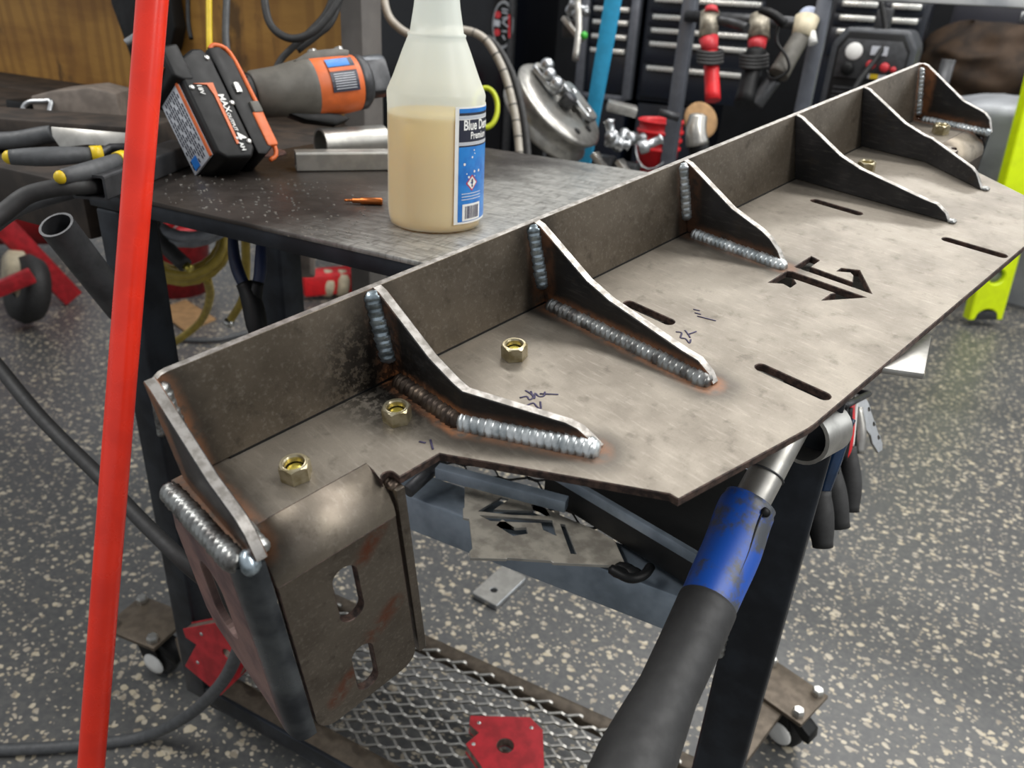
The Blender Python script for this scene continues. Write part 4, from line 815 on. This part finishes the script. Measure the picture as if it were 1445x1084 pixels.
a, b = aD(-170, 352, 3.1), aD(95, 362, 3.25); a.z = b.z = .20; MB().lathe([(.0001, -.06), (.10, -.05), (.15, -.02), (.165, .03), (.165, (b - a).length - .03), (.15, (b - a).length + .02), (.10, (b - a).length + .05), (.0001, (b - a).length + .06)], a, b - a, 32).build('shell', M('dark_red_tank', '8c1218', .4, .05, .1, 40, .1), t_)
mb = MB(); [mb.bar(a + (b - a) * k + Vector((0, 0, -.12)), Vector((*(a + (b - a) * k).xy, 0)), .05, .2) for k in (.2, .8)]; mb.build('foot', m_red, t_)
# red bucket, hoses, pliers below the table
def bucket(name, c, r0, r1, h, mat, label, rings=3):
    t_ = thing(name, c, label, 'bucket'); pr_ = [(.0001, .004), (r0 * .96, .004), (r0, 0)]
    for k in range(1, rings + 1): z_ = h * (.62 + .10 * k); rr_ = r0 + (r1 - r0) * z_ / h; pr_ += [(rr_, z_ - .012), (rr_ + .006, z_ - .010), (rr_ + .006, z_ - .004), (rr_, z_)]
    pr_ += [(r1, h), (r1 + .006, h + .002), (r1 + .002, h + .006), (r1 - .003, h), (r0 - .003, .008)]
    MB().lathe(pr_, c, (0, 0, 1), 36).build('shell', mat, t_); MB().tube([c + Vector((r1 * math.cos(a), r1 * math.sin(a) , h * .9 - .1 * abs(math.sin(a)))) + Vector((0, -.008, 0)) for a in [-PI + PI * k / 10 for k in range(11)]], .003, 6).build('bail_handle', m_zinc, t_); return t_
c = aZ(252, 408, 0); bucket('bucket', c, .11, .145, .36, m_red, 'dark red bucket on the floor behind the hose coil')
def coil(name, cx_, cy_, d_, rx, ry, n, r, mat, label, tail=None, ph=0):
    t_ = thing(name, aD(cx_, cy_, d_), label, 'hose'); pts = []; rnd = random.Random(int(cx_ + cy_))
    for k in range(n * 20 + 1):
        a_ = 2 * PI * k / 20 + ph; m_ = 1 + .10 * math.sin(a_ * .37 + 1) + .05 * math.sin(a_ * 1.13); pts.append(aD(cx_ + rx * m_ * math.cos(a_), cy_ + ry * m_ * math.sin(a_), d_ + .05 * math.sin(a_ * .31) + .03 * k / 20 / n))
    MB().tube(pts, r, 10).build('hose_coil', mat, t_)
    if tail: MB().tube(smooth([aD(*p) for p in tail], 6), r, 10).build('hose_end', mat, t_)
    return t_
t_ = coil('yellow_air_hose', 258, 334, 1.45, 60, 56, 6, .0085, m_hosey, 'coiled yellow air hose hanging below the table', [(292, 392, 1.5), (296, 420, 1.6), (282, 455, 1.75), (243, 486, 1.8)])
coil('grey_hose', 264, 290, 1.35, 62, 46, 3, .0095, m_hoseg, 'coiled grey hose hanging above the yellow coil', None, .5)
t_ = thing('black_air_gun', aD(240, 350, 1.35), 'black hose end with brass fitting in front of the yellow coil', 'hose fitting'); MB().tube(smooth([aD(216, 312, 1.32), aD(232, 345, 1.32), aD(262, 375, 1.32)], 5), [.010] * 6 + [.013] * 5, 12).build('hose_end', m_rubber, t_); MB().tube([aD(262, 375, 1.32), aD(270, 380, 1.32)], .007, 10).build('brass_fitting', m_brass, t_)
t_ = thing('yellow_hose_end', aD(345, 400, 1.3), 'straight yellow hose with silver coupling hanging behind blue pliers', 'hose'); MB().tube(smooth([aD(346, 325, 1.2), aD(347, 380, 1.25), aD(343, 420, 1.3), aD(325, 452, 1.35)], 6), .0068, 10).build('hose_run', m_hosey, t_); MB().tube([aD(325, 452, 1.35), aD(320, 460, 1.35)], .009, 12).build('coupling', m_bolt, t_)
hang('pliers', 'large pliers with navy blue handles hanging below the table front', [('handle', [(328, 325, .86), (331, 365, .86), (341, 395, .86), (352, 408, .86)], 17, M('navy_grip', '16233f', .45, 0, .1, 60, .1)), ('handle', [(369, 330, .86), (368, 365, .86), (366, 392, .86), (358, 408, .86)], 17, M('navy_grip_dark', '18274a', .45, 0, .1, 60, .1)), ('jaw', [(345, 400, .86), (356, 428, .86), (362, 458, .86), (364, 475, .86)], 30, m_black), ('jaw', [(364, 398, .86), (358, 428, .86), (366, 470, .86)], 22, m_black)])
t_ = thing('cardboard_piece', aZ(260, 448, 0), 'flat piece of brown cardboard on the floor under the hoses', 'cardboard'); MB().prism([(p.x, p.y) for p in (aZ(222, 440, 0), aZ(262, 470, 0), aZ(305, 452, 0), aZ(262, 425, 0))], ((0, 0, .001), (1, 0, 0), (0, 1, 0)), .006).build('sheet', m_card, t_)
c = aZ(470, 402, 0); t_ = thing('floor_jack', c, 'red floor jack with cream wheels on the floor behind the table leg', 'jack'); MB().bar(aZ(425, 400, .06), aZ(510, 392, .06), .10, .08).build('jack_body', m_redplast, t_, .01); 
for x in (462, 482): MB().lathe([(.0001, -.02), (.04, -.022), (.052, -.012), (.052, .012), (.04, .022), (.0001, .02)], aZ(x, 400, .052), (CR + CFW * .5), 24).build('wheel', m_cream, t_)
MB().box(aD(424, 372, 1.5), (.05, .04, .05), (CR, CFW, -CD)).build('clamp_head', m_old, t_, .005)
tag(MB().tube(smooth([aZ(230, 478, .01), aZ(300, 480, .01), aZ(350, 470, .01), aZ(420, 462, .01)], 6), .008, 8).build('thin_floor_hose', m_greyrub), 'thin grey hose lying on the floor under the table', 'hose')
# ================================================================ BACKGROUND: tool chests, rack, grinders, bender
m_handle = M('chest_handle_alu', 'e2e2dc', .28, .8, .05, 40, .02); m_trim = M('chest_trim_grey', '6c7078', .4, .6, .08, 30, .03)
def chest(name, x0, x1, z0, z1, rows, cols, label, y=4.0, hx=.03, mat=m_navy, trims=True, depth=.55):
    t_ = thing(name, ((x0 + x1) / 2, y + depth / 2, 0), label, 'tool chest')
    MB().bx(x0, x1, y + .02, y + depth, z0, z1).build('body', mat, t_, .006)
    if trims:
        for x in (x0, x1): MB().bx(x - .022, x + .022, y - .02, y + .03, z0, z1).build('corner_trim', m_trim, t_, .004)
        MB().bx(x0, x1, y - .012, y + .02, z0 - .012, z0 + .014).build('base_trim', m_trim, t_, .003)
    for a, b in cols:
        for i, (zt, zb) in enumerate(rows):
            dr = MB().bx(a + .004, b - .004, y, y + .02, zb + .003, zt - .003).build('drawer', mat, t_, .002)
            MB().bx(a + hx, b - hx * .5, y - .028, y, zt - .030, zt - .008).build('handle', m_handle, dr, .004)
    if z0 > .2:
        MB().bx(x0 + .01, x1 - .01, y + .03, y + depth, .10, z0 - .012).build('lower_body', mat, t_, .004)
    for x in (x0 + .08, x1 - .08):
        for yy in (y + .08, y + depth - .08): MB().lathe([(.0001, -.018), (.04, -.018), (.05, -.010), (.05, .010), (.04, .018), (.0001, .018)], (x, yy, .05), (1, 0, 0), 16).build('wheel', m_rubber, t_)
    return t_
rowsA = [(1.16, 1.085), (1.085, 1.03), (1.03, .965), (.965, .900), (.900, .785), (.785, .64)]
chest('tool_chest', -1.68, -1.415, .62, 1.20, [(1.12, 1.05), (1.05, .99), (.99, .925), (.925, .86), (.86, .64)], [(-1.66, -1.43)], 'narrow navy drawer stack left of the widest drawer stack')
chest('tool_chest', -1.371, -1.03, .62, 1.22, [(1.165, 1.105), (1.105, 1.03), (1.03, .97), (.97, .91), (.91, .800), (.800, .64)], [(-1.35, -.80)], 'wide navy drawer stack with silver bar handles behind the red bucket', trims=False)
chest('tool_chest', -.52, -.12, .55, 1.30, [(1.20, 1.13), (1.13, 1.075), (1.075, 1.02), (1.02, .90)], [(-.50, -.31), (-.30, -.14)], 'navy drawer chest behind the welding machine', trims=False)
t_ = chest('tool_chest', -.04, .95, .50, 1.25, [(1.20, 1.052), (1.052, .80), (.80, .52)], [(-.03, .93)], 'dark grey drawer chest with small badge at far right', trims=False, y=4.7, mat=M('charcoal_chest', '3b3b42', .4, .1, .05, 20, .02))
MB().box((.30, 4.695, 1.105), (.10, .006, .045)).build('badge', m_zinc, t_, .004); MB().box((.30, 4.691, 1.105), (.085, .004, .032)).build('badge_face', m_ldark, t_, .002)
mb = MB(); [mb.bar((.27 + .03 * i, 4.688, 1.095), (.285 + .03 * i, 4.688, 1.118), .005, .002, (0, 1, 0)) for i in range(3)]; mb.build('badge_mark', m_white, t_)
# black upright cabinet with oval badge
t_ = thing('black_cabinet', (-2.6, 4.2, 0), 'tall gloss black cabinet with an oval red and white badge', 'cabinet')
m_gloss = M('gloss_black', '0b0d12', .18, 0, .05, 20, .01)
MB().bx(-3.1, -2.06, 3.95, 4.5, .05, 1.6).build('body', m_gloss, t_, .01); MB().bx(-2.52, -2.10, 3.93, 3.95, .10, 1.55).build('door', m_gloss, t_, .006); MB().bx(-2.085, -2.055, 3.92, 3.96, .05, 1.6).build('edge_trim', m_dgrey, t_, .004)
bcn = aY(710, 35, 3.925); sx, sz = .062, .115
def oval(name, k, e, mat, parent=t_): 
    m_ = MB(); m_.add([(bcn.x + sx * k * math.cos(a), 3.925 - e, bcn.z + sz * k * math.sin(a)) for a in [2 * PI * i / 32 for i in range(32)]] + [(bcn.x + sx * k * math.cos(a), 3.93, bcn.z + sz * k * math.sin(a)) for a in [2 * PI * i / 32 for i in range(32)]], [tuple(range(32))] + [(i, (i + 1) % 32, 32 + (i + 1) % 32, 32 + i) for i in range(32)]); return m_.build(name, mat, t_)
oval('badge_rim', 1.0, .004, m_zinc); oval('badge_face', .88, .006, m_black)
m_ = MB()
for dx, dz in ((-.030, .046), (-.030, -.038)): m_.add([(bcn.x + dx + .018 * math.cos(a), 3.917, bcn.z + dz + .018 * math.sin(a)) for a in [2 * PI * i / 12 for i in range(12)]], [tuple(range(12))])
m_.bar((bcn.x + .038, 3.916, bcn.z + .05), (bcn.x + .045, 3.916, bcn.z - .06), .010, .002, (0, 1, 0)); m_.build('badge_print', m_redgrip, t_)
m_ = MB(); m_.bar((bcn.x - .05, 3.916, bcn.z + .008), (bcn.x - .015, 3.916, bcn.z + .004), .030, .002, (0, 1, 0))
for i, (x0, z0, x1, z1) in enumerate([(-.005, .075, .03, .07), (-.005, .06, .03, .055), (0, .03, .035, .04), (.035, .04, .0, .012), (0, .012, .035, -.008), (.0, -.03, .03, -.03), (.005, -.05, .02, -.07)]): m_.bar((bcn.x + x0, 3.915, bcn.z + z0), (bcn.x + x1, 3.915, bcn.z + z1), .006, .002, (0, 1, 0))
m_.build('badge_print', m_lsilver, t_)
# rolling rack
t_ = thing('steel_rack', (-.1, 2.3, 0), 'open grey square tube rack behind the table with grinders hung on it', 'rack')
for x, y in ((-.632, 2.2), (-.300, 2.2), (1.35, 2.2), (1.35, 2.54)): MB().bx(x - .018, x + .018, y - .018, y + .018, 0, 1.20).build('post', m_trim, t_, .003)
MB().bx(-.29, 1.36, 2.175, 2.225, 1.093, 1.135).build('front_beam', M('scratched_beam', 'd2d5d6', .4, .3, .1, 14, .1, col2='a8adb2'), t_, .003)
MB().bx(-.65, -.28, 2.18, 2.22, 1.21, 1.25).build('front_beam', m_trim, t_, .003)
MB().tube([(-.632, 2.17, 1.035), (-.30, 2.17, 1.035)], .014, 14).build('cross_bar', m_dgrey, t_)
MB().bx(-1.7, .02, 2.1, 2.56, .50, .53).build('lower_shelf', m_dgrey, t_, .003)
for x in (-1.65,): 
    for y in (2.13, 2.53): MB().bx(x - .018, x + .018, y - .018, y + .018, 0, .50).build('post', m_trim, t_, .003)
def tool_path(name, label, segs, cat='grinder', group=None):
    t_ = thing(name, aD(*segs[0][1][0]), label, cat, group)
    for nm, pts, ws, mt in segs:
        P_ = [aD(*p) for p in pts]; n = len(P_)
        if n > 2: P_ = smooth(P_, 4); n = len(P_)
        ws = ws if isinstance(ws, (list, tuple)) else [ws] * 2
        MB().tube(P_, [wR(ws[0] + (ws[-1] - ws[0]) * i / (n - 1), pts[0][2]) for i in range(n)], 16).build(nm, mt, t_)
    return t_
m_gh = M('worn_grinder_head', 'a39c8c', .45, .4, .2, 60, .2, col2='6f685c')
def wraps(t_, x, y, rx, n, d, dy=5):
    for k in range(n): MB().tube([aD(x + rx * math.cos(a), y + k * dy + 3 * math.sin(a), d - .02 * math.sin(a) - .01) for a in [2 * PI * i / 16 for i in range(16)]], .0045, 8, closed=True).build('cord_wrap', m_rubber, t_)
t_ = tool_path('angle_grinder', 'angle grinder with worn grey head and long red handle hanging on rack', [('head', [(1002, 18, 1.85), (999, 55, 1.85)], (27, 27), m_gh), ('collar', [(1000, 54, 1.85), (1002, 74, 1.85)], (27, 22), m_redgrip), ('handle', [(1002, 72, 1.85), (1004, 100, 1.85), (1006, 142, 1.85)], (20, 22), m_redplast), ('side_handle', [(1012, 28, 1.84), (1035, 33, 1.82), (1054, 40, 1.8)], (12, 14), m_dgrey), ('spindle_cap', [(1004, 10, 1.84), (1003, 19, 1.84)], (16, 22), m_redgrip)]); wraps(t_, 1002, 72, 17, 4, 1.85)
t_ = tool_path('angle_grinder', 'black bodied grinder with red collar in the middle of the rack', [('head', [(1072, 22, 1.88), (1070, 56, 1.88)], (27, 31), m_gh), ('collar', [(1069, 56, 1.88), (1067, 74, 1.88)], (27, 22), m_redgrip), ('handle', [(1067, 72, 1.88), (1062, 100, 1.88), (1050, 148, 1.88)], (28, 30), m_black)]); wraps(t_, 1064, 78, 19, 4, 1.88)
t_ = tool_path('air_sander', 'cream headed sander with long grey handle at right of the rack', [('head', [(1139, 26, 1.84), (1131, 54, 1.84)], (34, 28), m_cream), ('grip', [(1130, 52, 1.84), (1112, 82, 1.83), (1098, 106, 1.83)], (25, 29), m_tool), ('handle', [(1092, 112, 1.86), (1075, 135, 1.87), (1066, 148, 1.88)], (22, 22), m_dgrey), ('exhaust', [(1144, 46, 1.83), (1147, 62, 1.83)], (13, 13), m_white), ('throttle_lever', [(1073, 14, 1.80), (1090, 20, 1.78), (1108, 34, 1.78)], (10, 14), m_black)], 'sander')
MB().lathe([(.0001, .01), (.026, .009), (.029, .003), (.029, 0), (.0001, 0)], aD(1142, 26, 1.90), -CFW, 24).build('backing_pad', M('pale_blue_pad', 'b9c3da', .5, 0, .1, 40, .1), t_)
MB().tube(smooth([aD(1100, 30, 1.8), aD(1096, 58, 1.8), aD(1110, 80, 1.79), aD(1112, 100, 1.8), aD(1090, 112, 1.82), aD(1082, 100, 1.85)], 5), .0035, 8).build('cord', m_black, t_)
t_ = tool_path('disc_grinder', 'grinder with brown sanding disc and silver body low on the rack', [('body', [(985, 165, 1.78), (982, 185, 1.78), (984, 204, 1.79)], (26, 32), m_alu), ('handle', [(984, 200, 1.79), (990, 225, 1.80), (995, 250, 1.82)], (30, 24), m_black), ('side_handle', [(930, 158, 1.8), (958, 166, 1.8)], (10, 12), m_dgrey)])
MB().lathe([(.0001, .004), (.036, .004), (.044, .001), (.044, -.002), (.0001, -.002)], aD(989, 170, 1.82), -CFW + CR * .3, 28).build('sanding_disc', m_card, t_)
mb = MB(); mb.tube([aD(880, 155, 1.95), aD(955, 175, 1.9)], .009, 10)
# tube bender: grooved steel die with arm
t_ = thing('tube_bender', aD(795, 150, 1.9), 'big polished steel bending die with drilled arm beyond the spray bottle', 'bender')
dn = (CR * .62 - CD * .50 - CFW * .62).normalized(); dc = aD(783, 156, 1.9)
MB().lathe([(.0001, .020), (.045, .020), (.045, .026), (.095, .026), (.125, .024), (.130, .018), (.124, .008), (.116, -.008), (.118, -.022), (.130, -.034), (.128, -.042), (.0001, -.042)], dc, dn, 56).build('die', m_alu, t_)
MB().lathe([(.0001, .05), (.016, .05), (.018, .046), (.018, .02), (.0001, .02)], dc + CR * .01, dn, 16).build('centre_pin', m_dgrey, t_)
a1_ = (CR * .55 + CD * .83); a1_ = (a1_ - dn * a1_.dot(dn)).normalized(); a2_ = dn.cross(a1_)
for off, l0, l1, w_, dz in ((.050, -.045, .075, .046, .050), (-.010, -.11, -.02, .05, .045)):
    s_ = plate('arm', slot(l0, l1, off - w_ / 2, off + w_ / 2, .02), [[(l0 + .03 + .007 * math.cos(k * PI / 4), off + .007 * math.sin(k * PI / 4)) for k in range(8)], [(l1 - .03 + .007 * math.cos(k * PI / 4), off + .007 * math.sin(k * PI / 4)) for k in range(8)]], .014, (dc + dn * dz, a1_, a2_), (m_alu, m_zinc), None, .002); s_.data.transform(parent_inv(t_)); s_.parent = t_
for u_, v_ in ((.085, .03), (.06, .06), (.085, -.03)): MB().lathe([(.0001, .028), (.009, .028), (.010, .026), (.0001, .0255)], dc + a1_ * u_ + a2_ * v_, dn, 12).build('die_hole', m_black, t_)
MB().bar(dc + CD * .06 - CFW * -.05, dc + CD * .40 + CFW * .05, .05, .05).build('stand_post', m_dgrey, t_, .004)
for p_ in ((772, 92), (785, 118), (775, 105)): MB().ball(aD(*p_, 1.85), .017, 14).build('pivot_bolt', m_zinc, t_)
# blue bar
t_ = tag(MB().prism([(-.018, 0), (.018, 0), (.024, .44), (.024, .60), (-.020, .60), (-.020, .44)], ((aY(822, 225, 2.05).x, 2.05, .55), (.995, 0, .0), (.085, 0, 1)), .012).build('blue_bar', m_bluebar, None, .002), 'bright blue flat bar standing upright left of the drawer stacks', 'bar')
bucket('red_bucket', Vector((*aY(925, 235, 2.24).xy, .53)), .050, .062, .230, m_redplast, 'bright red ribbed bucket standing right of the blue bar', 3)
def hardware(c, label):
    t_ = thing('hitch_hardware', c, label, 'hardware'); r_ = random.Random(int(c.x * 1000)); 
    for k in range(3): d_ = Vector((r_.uniform(-1, 1), r_.uniform(-1, 1), r_.uniform(-.2, .9))).normalized(); o_ = c + Vector((r_.uniform(-.03, .03), r_.uniform(-.02, .02), r_.uniform(0, .05))); MB().lathe([(.0001, 0), (.014, 0), (.016, .004), (.016, .02), (.010, .024), (.010, .05), (.014, .055), (.0001, .06)], o_, d_, 16).build('fitting', m_zinc, t_)
    MB().bar(c + Vector((-.02, 0, -.01)), c + Vector((.05, -.01, -.07)), .03, .014).build('strap', m_alu, t_, .003); MB().box(c + Vector((.0, .02, -.04)), (.05, .04, .05)).build('clamp_body', m_dgrey, t_, .006)
for i, (x, y, l_) in enumerate(((850, 212, 'silver clamp fittings leaning beside the bottom of the blue bar'), (885, 222, 'silver fittings between blue bar and red bucket'), (805, 20, 'cluster of silver and cream fittings above the bending die'))): hardware(aD(x, y, 1.8 if i < 2 else 2.3), l_)
t_ = tag(MB().bar(aD(857, 148, 1.85), aD(898, 158, 1.85), .07, .022).build('steel_ledge', m_alu, None, .003), 'pale metal ledge at the end of the bending die', 'ledge')
tag(MB().tube(smooth([aD(815, 0, 2.2), aD(817, 40, 2.2), aD(812, 85, 2.2)], 4), .010, 10).build('steel_rod', m_alu), 'short silver rod hanging above the bending die', 'rod')
MBk = MB(); MBk.ball(aD(824, 50, 2.15), .011, 10); tag(MBk.build('green_knob', M('green_knob_plastic', '3fae3a', .4, 0, .02, 40, 0)), 'tiny bright green knob above the bending die', 'knob')
# welder with dials
t_ = thing('welding_machine', (-.24, 2.85, 0), 'dark grey welding machine with dials and two red knobs', 'welding machine')
fc = aY(1222, 112, 2.62); cx0, cz0 = fc.x, fc.z; wy = 2.62
q_ = [(-.115, -.36), (-.115, .09), (-.085, .135), (.085, .135), (.115, .09), (.115, -.36)]
MB().prism(q_, ((cx0, wy + .45, cz0), (1, 0, 0), (0, 0, 1)), .45).build('case', M('welder_case', '3c3f43', .45, .1, .1, 40, .1), t_, .012, 3)
MB().prism([(a * .86, b * .92 - .0) for a, b in q_], ((cx0, wy + .01, cz0), (1, 0, 0), (0, 0, 1)), .012).build('front_panel', m_black, t_, .004)
MB().prism([(-.092, .0), (-.092, .075), (-.072, .105), (.072, .105), (.092, .075), (.092, 0)], ((cx0, wy - .001, cz0), (1, 0, 0), (0, 0, 1)), .005).build('control_panel', m_dgrey, t_, .001)
def knob(x, z_, r, mat, nm='knob', h=.018): MB().lathe([(.0001, h), (r * .85, h), (r, h - .004), (r, 0)], (cx0 + x, wy - .004, cz0 + z_), (0, -1, 0), 24).build(nm, mat, t_)
knob(-.050, .072, .024, m_white, 'gauge', .006); knob(-.057, .026, .018, m_black); knob(.004, .040, .013, m_redgrip); knob(.042, .036, .013, m_redgrip); knob(.066, .032, .008, m_redgrip)
MB().box((cx0 + .018, wy - .007, cz0 + .078), (.045, .003, .024)).build('display', m_lsilver, t_); MB().box((cx0 + .040, wy - .007, cz0 + .010), (.075, .003, .012)).build('label_strip', m_lsilver, t_); MB().box((cx0 + .020, wy - .009, cz0 + .010), (.022, .003, .012)).build('label_strip', m_yellow, t_)
for k in range(16): MB().bx(cx0 - .085, cx0 + .085, wy - .005, wy + .0, cz0 - .030 - k * .013, cz0 - .024 - k * .013).build('louvre', m_dgrey, t_)
MB().bx(cx0 - .022, cx0 + .022, wy + .1, wy + .14, cz0 + .13, cz0 + .19).build('handle_post', m_dgrey, t_, .006)
mb = MB(); [mb.bx(cx0 + a - .02, cx0 + a + .02, wy + .02, wy + .42, 0 if True else 0, cz0 - .36) for a in (-.09, .09)]; mb.build('stand', m_dgrey, t_, .003)
MB().tube(smooth([aD(1243, 0, 2.2), aD(1250, 50, 2.2), aD(1238, 80, 2.2), aD(1212, 115, 2.2), aD(1185, 165, 2.2), aD(1160, 215, 2.15)], 6), .008, 10).build('welder_lead', m_black, t_)
# brown leather jacket (folded heap) on a shelf behind, silver cover, neon level
def blob(name, rings, mat, label, cat, amp, sc_n, seed, group=None):
    from mathutils import noise
    m_ = MB(); n = 40; vs = []
    for c, rx, ry in rings:
        for k in range(n):
            a = 2 * PI * k / n; u_ = Vector((rx * math.cos(a), ry * math.sin(a), 0)); p = Vector(c) + u_
            f = noise.noise((p + Vector((seed, 0, 0))) * sc_n) + .5 * noise.noise((p + Vector((seed, 3, 0))) * sc_n * 2.3); ridge = 1 - abs(f) * 1.6
            vs.append(p + u_.normalized() * amp * ridge + Vector((0, 0, amp * .4 * f)) if u_.length > 1e-5 else p)
    m_.add(vs, [(i * n + k, i * n + (k + 1) % n, (i + 1) * n + (k + 1) % n, (i + 1) * n + k) for i in range(len(rings) - 1) for k in range(n)], 0, True)
    o = m_.build(name, mat); md = o.modifiers.new('s', 'SUBSURF'); md.levels = 1; md.render_levels = 1; return tag(o, label, cat, group)
jc = aD(1412, 100, 3.42); z0 = jc.z
rg = [((jc.x, jc.y, z0 - .17 + .026 * k), .26 * math.sin(math.acos(min(.999, max(-.95, (k - 7) / 7.6)))) + .02, .16 * math.sin(math.acos(min(.999, max(-.95, (k - 7) / 7.6)))) + .01) for k in range(15)] + [((jc.x, jc.y, z0 + .205), .001, .001)]
blob('leather_jacket', rg, m_brown, 'crumpled brown leather jacket heaped in the dark at upper right', 'jacket', .10, 7, 3.1)
tag(MB().bx(jc.x - .25, jc.x + .6, jc.y - .05, jc.y + .25, 0, z0 - .18).build('jacket_bench', m_black, None, .01), 'low black bench carrying the brown leather jacket', 'bench')
cc = aZ(1492, 425, 0); ztop = aV(1480, 108, cc).z
rg = [((cc.x - .42 * k / 12, cc.y - .20 * k / 12, ztop * k / 12 * .90), (.27, .27, .26, .26, .25, .25, .25, .26, .28, .30, .31, .29, .20)[k], .20 - .02 * k / 12) for k in range(13)] + [((cc.x - .42, cc.y - .20, ztop * .93), .001, .001)]
blob('silver_cover', rg, m_cover, 'draped silver grey cover over a tall object at the right edge', 'cover', .045, 5, 8.7)
a = aZ(1391, 452, 0.03); dp = (a - CAM).dot(CFW); b = aD(1497, 60, dp * .86); d = (b - a).normalized(); xx = (CR * 1.0); xx = (xx - d * xx.dot(d)).normalized()
hl_ = [[(.030 * math.cos(k * PI / 8), .175 + .030 * math.sin(k * PI / 8)) for k in range(16)]]
t_ = thing('neon_level', a, 'long neon yellow board with round hole leaning at the right edge', 'level')
s_ = plate('board', [(-.065, 0), (-.045, 0)] + [(-.040 * math.cos(PI * k / 8), .035 * math.sin(PI * k / 8) + .01) for k in range(9)] + [(.045, 0), (.065, 0), (.065, (b - a).length), (-.065, (b - a).length)], hl_, .05, (a, xx, d), (m_neon, m_neon), None, .004); s_.data.transform(parent_inv(t_)); s_.parent = t_
MB().lathe([(.0001, 0), (.030, 0), (.030, -.02), (.0001, -.02)], a + d * .175 - xx.cross(d) * .022, xx.cross(d), 24).build('vial', m_hoseg, t_)
MB().box(a + d * .018 - xx.cross(d) * .025, (.092, .046, .036), (xx, xx.cross(d), d)).build('end_cap', m_dgrey, t_, .004)
pe = aY(1339, 84, 2.45); tag(MB().tube([(pe.x, pe.y, .531), (pe.x, pe.y, pe.z)], .017, 14).build('grey_post_end', m_dgrey), 'short dark grey tube end standing left of the brown jacket', 'tube')
# hoses and cables around the plywood and cabinet
m_white_hose = M('off_white_hose', 'a8a297', .45, 0, .1, 40, .1)
P_ = smooth([aD(541, -40, 1.75), aD(543, 5, 1.75), aD(556, 33, 1.75), aD(590, 52, 1.75), aD(640, 42, 1.75), aD(680, 52, 1.75), aD(707, 92, 1.75), aD(722, 140, 1.75), aD(730, 185, 1.75), aD(734, 230, 1.75)], 12)
t_ = thing('taped_hose', P_[0], 'off-white taped hose bundle arching behind the spray bottle', 'hose'); MB().tube(P_, .0090, 12).build('hose_run', m_white_hose, t_)
for k in range(56, len(P_) - 3, 6): MB().tube([P_[k], P_[k] + (P_[k + 1] - P_[k]) * .35], .0100, 12).build('tape_band', m_dgrey, t_)
tag(MB().tube([p + CR * .020 + CFW * .02 for p in P_[58:]], .0085, 10).build('black_hose', m_rubber), 'black hose running just right of the off-white taped hose', 'hose')
tag(MB().tube([aD(685 + 17 * math.cos(a), 152 + 28 * math.sin(a), 1.7) for a in [2 * PI * k / 28 for k in range(28)]], .0055, 10, closed=True).build('yellow_ring', M('acid_yellow', 'b9c41c', .4, 0, .05, 40, 0)), 'bright yellow ring hanging just right of the spray bottle', 'ring')
def cable(pts, r, mat, label, nm='cable'): return tag(MB().tube(smooth([aD(*p) for p in pts], 8), r, 10).build(nm, mat), label, 'cable')
cable([(372, -40, 1.15), (374, 5, 1.15), (382, 35, 1.15), (402, 52, 1.15), (425, 53, 1.15), (450, 38, 1.15), (475, 5, 1.15), (490, -30, 1.15)], .0058, m_rubber, 'black cable hanging in a wide loop in front of the plywood')
cable([(478, -30, 1.18), (462, 15, 1.18), (440, 42, 1.18), (412, 68, 1.18), (396, 85, 1.18), (384, 110, 1.18)], .0050, m_rubber, 'black cable slanting down to the orange tool')
cable([(489, -30, 1.2), (470, 28, 1.2), (448, 50, 1.2), (420, 72, 1.2)], .0045, m_rubber, 'thin black cable beside the slanting cable')
cable([(322, -40, 1.12), (319, 20, 1.12), (319, 60, 1.12), (326, 88, 1.12), (342, 105, 1.12)], .0050, m_greyrub, 'grey cable hanging straight down behind the battery')
cable([(265, -30, 1.25), (266, 30, 1.25), (270, 55, 1.25)], .0035, m_black, 'thin dark wire hanging on plywood left of yellow cord')
cable([(295, -40, 1.1), (295, 20, 1.1), (296, 70, 1.1), (300, 120, 1.12)], .0042, m_yellow, 'yellow cord hanging straight down above the battery')
o_ = aY(155, 5, 1.10); MB_ = MB(); f2 = lambda x, y: ((aY(x, y, 1.10) - o_).x, (aY(x, y, 1.10) - o_).z)
MB_.prism([f2(*p) for p in ((150, -40), (156, 5), (184, 82), (205, 120), (240, 70), (246, 40), (232, -40))], (o_, (1, 0, 0), (0, 0, 1)), -.03)
t_ = thing('black_holster', o_, 'black tapering holster on the plywood behind the red pole', 'holster'); MB_.build('shell', m_black, t_, .004); MB().bar(aD(178, 60, 1.14), aD(200, 46, 1.14), .022, .01).build('silver_tag', m_zinc, t_, .002)

for o in sc.objects:                                                   # repeats of a kind share a group
    k = o.name.split('.')[0]
    if o.parent is None and k in ('welding_magnet', 'angle_grinder', 'tool_chest', 'cable'):
        o['group'] = {'welding_magnet': 'red welding magnets', 'angle_grinder': 'grinders hung on the rack', 'tool_chest': 'tool chests along the back', 'cable': 'cables around the bench'}[k]
    if o.parent is None and k == 'pliers': o['group'] = 'hand pliers around the table'
